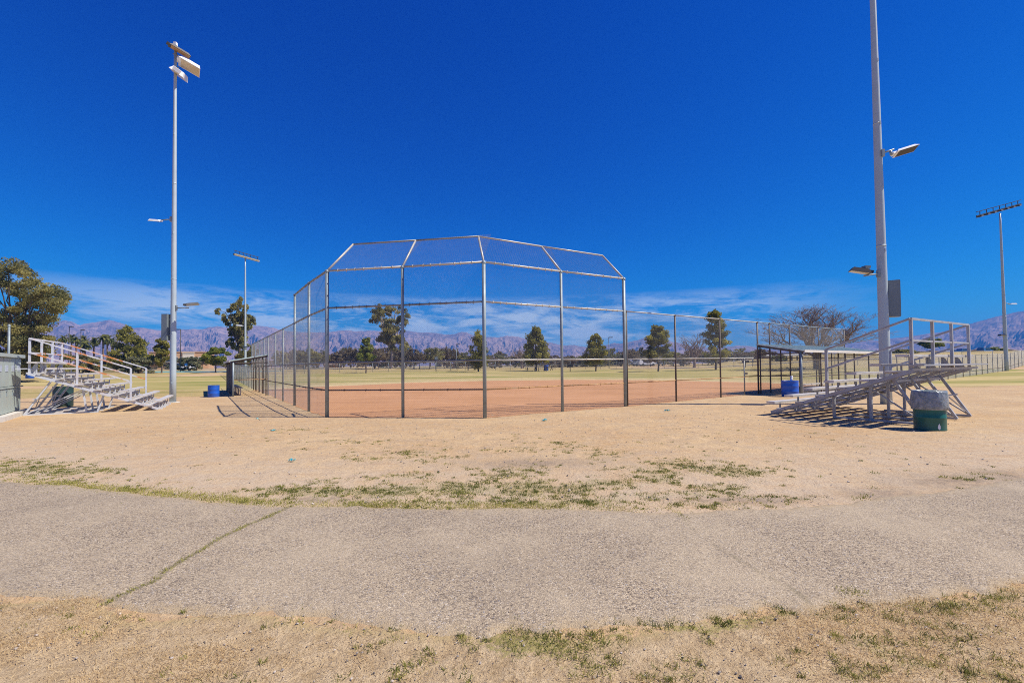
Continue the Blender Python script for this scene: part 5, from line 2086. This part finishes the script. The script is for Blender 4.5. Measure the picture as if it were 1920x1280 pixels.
def car(px, Y, yaw, mat, label, van=False):
    p = at_depth(px, 680, Y)
    o = thing('parked_car', (p.x, p.y, Hs(p.x, p.y) + .02), label, 'car', 'distant parked cars', yaw)
    prof = [(-2.2, .35), (-2.2, .85), (-1.9, .98), (-1.5, 1.02), (-1.25, 1.5), (.9, 1.52), (1.35, 1.02), (2.1, .88), (2.25, .6), (2.2, .35)]
    if van:
        prof = [(-2.3, .35), (-2.35, 1.0), (-2.2, 1.7), (.6, 1.72), (1.2, 1.12), (2.15, 1.0), (2.3, .6), (2.25, .35)]
    mb = MB()
    n = len(prof)
    for s_ in (-.88, .88):
        pts = [(x, s_ * (1 if z < 1.1 else .86), z) for x, z in prof]
        mb.poly(pts if s_ > 0 else list(reversed(pts)))
    for k in range(n):
        (x0, z0), (x1, z1) = prof[k], prof[(k + 1) % n]
        w0, w1 = (.88 if z0 < 1.1 else .757), (.88 if z1 < 1.1 else .757)
        mb.quad((x0, -w0, z0), (x1, -w1, z1), (x1, w1, z1), (x0, w0, z0))
    mb.build('body', mat, o)
    mb = MB()
    for s_ in (-1, 1):
        zt_ = 1.62 if van else 1.42
        mb.hexa([Vector(q) for q in ((-1.25, s_ * .80, 1.06), (1.05, s_ * .80, 1.06), (1.05, s_ * .885, 1.06), (-1.25, s_ * .885, 1.06), (-1.1, s_ * .70, zt_), (.75, s_ * .70, zt_), (.75, s_ * .80, zt_), (-1.1, s_ * .80, zt_))])
    mb.build('windows', M['glass'], o)
    for x in (-1.35, 1.4):
        for s_ in (-1, 1):
            mb = MB()
            mb.tube((x, s_ * .72, .33), (x, s_ * .93, .33), .33, n=16)
            mb.build('wheel', M['rubber'], o)
    return o


car(342, 112, .15, M['carwhite'], 'white car parked right of the tall left light pole', True)
car(352, 116, .1, M['carwhite'], 'second white car half hidden behind the first white car', False)
car(176, 113, .1, M['cargrey'], 'silver blue pickup sized car behind the left bleacher seats', True)
car(1848, 140, .3, M['carblue'], 'blue car with pale roof parked on the far right slope', True)
car(1806, 142, .2, M['carblue'], 'blue car parked left of the other car on the far right slope', False)
car(1786, 150, .2, M['carwhite'], 'white car half behind the right bleacher guard rail', False)
car(1213, 120, .1, M['carwhite'], 'white car seen below the broad open pine', True)
car(1200, 122, .2, M['cargrey'], 'silver car left of the white car below the broad pine', False)
car(1104, 125, .0, M['carwhite'], 'white car far behind the round shouldered pine', False)
car(1090, 127, .0, M['carwhite'], 'white van far left of the round shouldered pine', True)


def house(px0, px1, Y, py_top, wall, roofm, label, name='house', nwin=3, flat=False, depth=8.0, cat='house', group=None):
    a = at_depth(px0, 680, Y)
    b = at_depth(px1, 680, Y)
    mid = (a + b) / 2
    z = Hs(mid.x, mid.y)
    L = b.x - a.x
    ztop = at_depth((px0 + px1) / 2, py_top, Y).z - z
    o = thing(name, (mid.x, mid.y, z), label, cat, group, rotz=0.45)
    hw = ztop if flat else ztop * .72
    mb = MB()
    mb.box((0, depth / 2, hw / 2 - .1), (L, depth, hw + .2))
    mb.build('wall', wall, o)
    mb = MB()
    if flat:
        mb.box((0, depth / 2, hw + .12), (L + .3, depth + .3, .24))
    else:
        for (y0, z0, y1, z1) in ((-.5, hw - .05, depth / 2, ztop), (depth + .5, hw - .05, depth / 2, ztop)):
            A = [Vector((-L / 2 - .4, y0, z0)), Vector((L / 2 + .4, y0, z0)), Vector((L / 2 + .4, y1, z1)), Vector((-L / 2 - .4, y1, z1))]
            mb.hexa(A + [q + Vector((0, 0, .15)) for q in A])
        for e in (-1, 1):
            mb.poly([(e * L / 2, 0, hw - .02), (e * L / 2, depth, hw - .02), (e * L / 2, depth / 2, ztop - .05)])
    mb.build('roof', roofm, o)
    for k in range(nwin):
        x = -L / 2 + L * (k + .5) / nwin
        wv = min(1.6, L / nwin * .55)
        wo_ = MB()
        hz = hw * .58
        wh = min(1.5, hw * .34)
        for (cx_, sx_, cz_, sz_) in ((x - wv / 2, .1, hz, wh + .1), (x + wv / 2, .1, hz, wh + .1), (x, wv + .1, hz + wh / 2, .1), (x, wv + .1, hz - wh / 2, .1)):
            wo_.box((cx_, -.03, cz_), (sx_, .12, sz_))
        wf_ = wo_.build('window', M['trim'], o)
        g_ = MB()
        g_.box((x, -.01, hz), (wv - .05, .06, wh - .05))
        g_.build('pane', M['glass'], wf_)
    return o


house(283, 318, 150, 661, M['tan'], M['tan'], 'tan flat roofed block left of the tall left light pole', 'apartment_building', 3, True, 12, 'building')
house(331, 386, 146, 660.5, M['tan'], M['tan'], 'tan flat roofed apartment building right of the tall left light pole', 'apartment_building', 6, True, 12, 'building')
house(344, 362, 145.4, 661.5, M['cream'], M['cream'], 'cream painted bay set in the tan apartment building', 'apartment_building', 2, True, 6, 'building')
for i, (p0, p1, Y, pt, wl, rf, lb) in enumerate((
        (1726, 1738, 190, 658, 'cream', 'roofwhite', 'small cream house left of the bleacher guard rail on the far slope'),
        (1828, 1842, 175, 655, 'cream', 'roofbrown', 'pale house with grey gable behind the blue cars'),
        (1762, 1780, 210, 657, 'tan', 'roofbrown', 'tan house seen between the guard rail posts'),
        (1860, 1876, 215, 652, 'cream', 'roofbrown', 'pale house left of the right edge light pole'),
        (1895, 1912, 205, 653, 'tan', 'roofbrown', 'tan house at the right edge of the far slope'),
        (1212, 1230, 135, 680, 'cream', 'roofwhite', 'low white roofed trailer house below the broad open pine'),
        (1160, 1182, 140, 681, 'cream', 'roofwhite', 'low white roofed trailer house right of the lamp pole'),
        (1082, 1110, 142, 682, 'cream', 'roofwhite', 'low white roofed trailer house behind the round shouldered pine'),
        (860, 890, 150, 682, 'tan', 'roofbrown', 'low tan house beyond the narrow pointed pine'),
        (612, 640, 150, 682, 'tan', 'roofbrown', 'low tan house beyond the left panel scrub'),
        (828, 846, 148, 673, 'cream', 'roofwhite', 'low house with white roof in the second panel'),
        (1358, 1378, 150, 668, 'cream', 'roofwhite', 'pale house right of the tallest ragged pine'),
        (1432, 1446, 150, 664, 'tan', 'roofwhite', 'small pale house left of the dark green bush'))):
    house(p0, p1, Y, pt, M[wl], M[rf], lb, 'house', 2)

# picnic shelter (open, roof on posts)
p, h = stand(1480, 100, 663.5)
o = thing('picnic_shelter', p, 'open picnic shelter with pale roof seen under the right dugout roof', 'shelter')
mb = MB()
Wd = wm(34, 100)
for e in (-1, 1):
    A = [Vector((-Wd / 2, e * 2.2, h - .45)), Vector((Wd / 2, e * 2.2, h - .45)), Vector((Wd / 2, 0, h)), Vector((-Wd / 2, 0, h))]
    mb.hexa(A + [q + Vector((0, 0, .12)) for q in A])
mb.build('roof', M['trim'], o)
for x in (-.42, -.14, .14, .42):
    for y in (-1.9, 1.9):
        mb = MB()
        mb.bar((x * Wd, y, -.1), (x * Wd, y, h - .42), .18, .18)
        mb.build('post', M['darkmetal'], o)


# picnic tables, grills, bin under the pine
def picnic_table(px, Y, label, yaw=0.2):
    p = at_depth(px, 690, Y)
    o = thing('picnic_table', (p.x, p.y, Hs(p.x, p.y)), label, 'picnic table', 'picnic tables', yaw)
    mb = MB()
    mb.box((0, 0, .74), (1.9, .75, .06))
    mb.build('tabletop', M['darkmetal'], o)
    for s_ in (-1, 1):
        mb = MB()
        mb.box((0, s_ * .68, .45), (1.9, .28, .05))
        mb.build('seat', M['darkmetal'], o)
    for x in (-.7, .7):
        mb = MB()
        mb.bar((x, -.6, 0), (x, .25, .72), .07, .07)
        mb.bar((x, .6, 0), (x, -.25, .72), .07, .07)
        mb.bar((x, -.7, .41), (x, .7, .41), .06, .06)
        mb.build('leg', M['darkmetal'], o)


picnic_table(996, 82, 'dark picnic table at the left foot of the tall full pine')
picnic_table(1017, 81, 'dark picnic table right of the tall full pine trunk', -.1)
picnic_table(1028, 84, 'dark picnic table furthest right under the tall full pine', .4)
picnic_table(852, 92, 'dark picnic table near the pale lamp poles', .1)
picnic_table(884, 94, 'dark picnic table left of the narrow pointed pine', .3)
for px, Y, lb in ((1069, 76, 'black box grill on a post between two pines'), (1398, 80, 'black box grill beyond the right gate bay')):
    p = at_depth(px, 690, Y)
    o = thing('park_grill', (p.x, p.y, Hs(p.x, p.y)), lb, 'grill', 'park grills')
    mb = MB()
    mb.tube((0, 0, -.05), (0, 0, .8), .06, n=8)
    mb.build('post', M['darkmetal'], o)
    mb = MB()
    for (c_, s_) in (((0, 0, .82), (.95, .7, .04)), ((0, .34, 1.0), (.95, .03, .38)), ((-.46, 0, 1.0), (.03, .68, .38)), ((.46, 0, 1.0), (.03, .68, .38)), ((0, -.1, 1.08), (.9, .5, .02))):
        mb.box(c_, s_)
    mb.build('firebox', M['darkmetal'], o)
# small signs
for px, Y, pt, lb in ((818, 86, 669, 'small sign on a thin post at the outfield fence'), (349, 96, 681, 'small pale blue sign left of the round bright green tree')):
    p, h = stand(px, Y, pt)
    o = thing('sign', p, lb, 'sign', 'small distant signs')
    mb = MB()
    mb.tube((0, 0, -.05), (0, 0, h), .04, n=6)
    mb.build('post', M['galv'], o)
    mb = MB()
    mb.box((0, -.05, h - .25), (.55, .02, .5))
    mb.build('sign_panel', M['signblue'] if px < 500 else M['galv'], o)


# ------------------------------------------------------------------ grass and loose stones
def blades(name, x, y, hgt, wid, rg, mat, label, lean=0.8, z_off=0.0, tint=None):
    n = len(x)
    a = rg.uniform(0, 2 * np.pi, n)
    ln = hgt * (0.5 + rg.random(n))
    el = rg.uniform(0.15, 1.25, n) * lean
    z = H(x, y) + z_off
    dx, dy = np.cos(a), np.sin(a)
    out = ln * np.sin(el)
    upz = ln * np.cos(el)
    b = rg.uniform(0, 2 * np.pi, n)
    wx, wy = np.cos(b) * wid, np.sin(b) * wid
    P0 = np.stack([x - wx, y - wy, z], 1)
    P1 = np.stack([x + wx, y + wy, z], 1)
    P2 = np.stack([x + dx * out * .5 + wx * .7, y + dy * out * .5 + wy * .7, z + upz * .7], 1)
    P3 = np.stack([x + dx * out, y + dy * out, z + upz], 1)
    V = np.stack([P0, P1, P2, P3], 1).reshape(-1, 3)
    F = np.arange(n * 4).reshape(-1, 4)
    T = rg.random(n) if tint is None else np.clip(tint + rg.uniform(-.3, .3, n), 0, 1)
    o = np_mesh(name, V, F, mat, T)
    return tag(o, label, 'grass', kind='stuff')


rg = np.random.default_rng(77)
# dormant turf in front of the path
n = 330000
x = rg.uniform(-6.0, 6.0, n)
y = rg.uniform(1.2, 4.0, n)
pn = path_near(x)
dens = sstep(0.30, -0.30, y - pn + (fbm(x * 1.6, y * 1.6, 5) - .5) * .6)
dens = dens * (0.25 + 0.9 * sstep(.38, .62, fbm(x * 2.3, y * 2.3, 15, 4)))
keep = rg.random(n) < dens
xk, yk = x[keep], y[keep]
tn = 0.15 + 0.8 * fbm(xk * 1.5, yk * 1.5, 16, 3)
blades('dry_grass', xk, yk, 0.024, 0.0017, rg, M['dryblade'], 'short straw coloured dormant turf in the foreground', 1.15, 0.0, tn)


def green_set(name, n, x0, x1, y0, y1, hgt, wid, label, thr, gain):
    x = rg.uniform(x0, x1, n)
    y = rg.uniform(y0, y1, n)
    g = green_density(x, y)
    cl_ = fbm(x * 5.5, y * 5.5, 18, 4)
    f = g + (cl_ - .5) * 1.7
    keep = (rg.random(n) < np.clip((f - thr) * gain, 0, 1)) & (g > .06)
    return blades(name, x[keep], y[keep], hgt, wid, rg, M['greenblade'], label, 1.0, 0.0, 0.65 * fbm(x[keep] * 3, y[keep] * 3, 19, 3) + .05)


def clumps(name, n_c, x0, x1, y0, y1, per, spread, hgt, wid, label, floor, tone):
    """Little tufts: centres follow the green patches, each with its own handful of blades."""
    x = rg.uniform(x0, x1, n_c)
    y = rg.uniform(y0, y1, n_c)
    g = green_density(x, y)
    cl_ = fbm(x * 2.6, y * 2.6, 18, 3)
    p = np.clip(g * 1.15 + (cl_ - .5) * 1.1 * (g > .05), 0, 1) ** 1.4 + floor(x, y) * (cl_ > .5)
    k = rg.random(n_c) < p
    x, y, g = x[k], y[k], g[k]
    nb_ = rg.integers(per // 3, per, len(x))
    sp = spread * rg.uniform(.4, 1.6, len(x))
    ids = np.repeat(np.arange(len(x)), nb_)
    bx = x[ids] + rg.normal(0, 1, len(ids)) * sp[ids]
    by = y[ids] + rg.normal(0, 1, len(ids)) * sp[ids]
    tn_ = np.clip(rg.beta(1.6, 2.2, len(x)) * .9 + .05 - .25 * (g > .7), 0, 1)[ids] * tone
    return blades(name, bx, by, hgt, wid, rg, M['greenblade'], label, 1.05, 0.0, tn_)


clumps('green_grass', 8000, -5, 5, 1.5, 3.6, 34, .022, .026, .0020, 'tufts of green grass along the near path edge', lambda x, y: .07 * (y < path_near(x)) + .09 * (y < path_near(x)) * (x > 0), 1.0)
clumps('green_grass', 27000, -10, 10, 5.1, 13.0, 40, .035, .020, .0042, 'patches of green grass in the bare dirt beyond the path', lambda x, y: .010 * (y < 12) * (np.abs(x) < 7), 1.0)
# grass in the crack and along the far edge
xs_, ys_ = [], []
for A, B in zip(CRACK[:-1], CRACK[1:]):
    n_ = int((B - A).length * 900)
    s_ = rg.random(n_)
    k_ = fbm(s_ * 3 + A.x * 4, s_ * 0, 23)
    m_ = rg.random(n_) < np.clip((k_ - .22) * 2.2, .22, 1)
    wd_ = .012 + .030 * np.clip(k_ - .3, 0, 1)
    xs_.append((A.x + (B.x - A.x) * s_ + rg.normal(0, 1, n_) * wd_)[m_])
    ys_.append((A.y + (B.y - A.y) * s_ + rg.normal(0, 1, n_) * wd_)[m_])
c_ = on_ground(1600, 1112)
xs_.append(c_.x + rg.normal(0, .05, 160))
ys_.append(c_.y + rg.normal(0, .03, 160))
c_ = on_ground(1275, 967)
xs_.append(c_.x + rg.normal(0, .03, 120))
ys_.append(c_.y + rg.normal(0, .09, 120))
xc, yc = np.concatenate(xs_), np.concatenate(ys_)
wob_ = (fbm(xc * 2.5, yc * 2.5, 41, 3) - .5) * .06
blades('green_grass', xc - wob_, yc - wob_, .024, .003, rg, M['greenblade'], 'grass growing in the diagonal crack of the gravel path', 1.1, .008, np.full(len(xc), .82))
n = 26000
x = rg.uniform(-8, 6, n)
y = path_far(x) + rg.normal(0.03, .10, n)
keep = rg.random(n) < np.clip((fbm(x * 1.2, x * 0, 24, 3) - .30) * 2.2, 0, 1) * sstep(6, 3, np.abs(x + 2.5))
blades('dry_grass', x[keep], y[keep], .028, .003, rg, M['greenblade'], 'yellowing grass fringe along the far path edge', 1.1, .0, np.full(keep.sum(), .95))

# loose stones
def stones(n, xr, yr, smin, smax, label, seed, fn=None):
    rg = np.random.default_rng(seed)
    x = rg.uniform(*xr, n)
    y = rg.uniform(*yr, n)
    if fn is not None:
        k = rg.random(n) < fn(x, y)
        x, y = x[k], y[k]
        n = len(x)
    ico = np.array([(0, 0, 1), (.894, 0, .447), (.276, .851, .447), (-.724, .526, .447), (-.724, -.526, .447), (.276, -.851, .447), (.724, .526, -.447), (-.276, .851, -.447), (-.894, 0, -.447), (-.276, -.851, -.447), (.724, -.526, -.447), (0, 0, -1)])
    fc = np.array([(0, 1, 2), (0, 2, 3), (0, 3, 4), (0, 4, 5), (0, 5, 1), (1, 6, 2), (2, 7, 3), (3, 8, 4), (4, 9, 5), (5, 10, 1), (6, 7, 2), (7, 8, 3), (8, 9, 4), (9, 10, 5), (10, 6, 1), (11, 7, 6), (11, 8, 7), (11, 9, 8), (11, 10, 9), (11, 6, 10)])
    s = smin + (smax - smin) * rg.random(n) ** 3
    sc = s[:, None] * np.stack([rg.uniform(.7, 1.3, n), rg.uniform(.7, 1.3, n), rg.uniform(.4, .8, n)], 1)
    V = ico[None] * sc[:, None, :] * rg.uniform(.8, 1.2, (n, 12, 1))
    V = V + np.stack([x, y, H(x, y) + .006 + sc[:, 2] * .3], 1)[:, None, :]
    F = fc[None] + (np.arange(n) * 12)[:, None, None]
    T = np.repeat(rg.random(n), 20)
    o = np_mesh('pebbles', V.reshape(-1, 3), F.reshape(-1, 3), M['pebble'], T)
    return tag(o, label, 'pebbles', kind='stuff')


M['pebble'] = leaf_mat('loose_pebbles', (0.09, 0.08, 0.08), (0.58, 0.50, 0.42), 0.0)
stones(5200, (-6, 6), (1.4, 5.6), .003, .010, 'loose pebbles on the gravel path', 91, lambda x, y: np.where((y > path_near(x) - .5) & (y < path_far(x)), 1.0, .25))
stones(2200, (-12, 12), (5.2, 15), .004, .018, 'stray stones on the bare dirt', 92)

# ------------------------------------------------------------------ air between the camera and the mountains
hz = MB()
hz.box((200, 1300, 158), (8600, 6000, 320))
hz_m = bpy.data.materials.new('pale_air')
hz_m.use_nodes = True
ht = hz_m.node_tree
for n_ in list(ht.nodes):
    ht.nodes.remove(n_)
pv = nd(ht, 'ShaderNodeVolumePrincipled')
pv.inputs['Color'].default_value = (0.06, 0.38, 1.0, 1)
pv.inputs['Density'].default_value = 0.00027
pv.inputs['Anisotropy'].default_value = 0.0
ho = nd(ht, 'ShaderNodeOutputMaterial')
ht.links.new(pv.outputs[0], ho.inputs['Volume'])
hzo = hz.build('haze', hz_m)
tag(hzo, 'thin pale blue air', 'haze', kind='stuff')
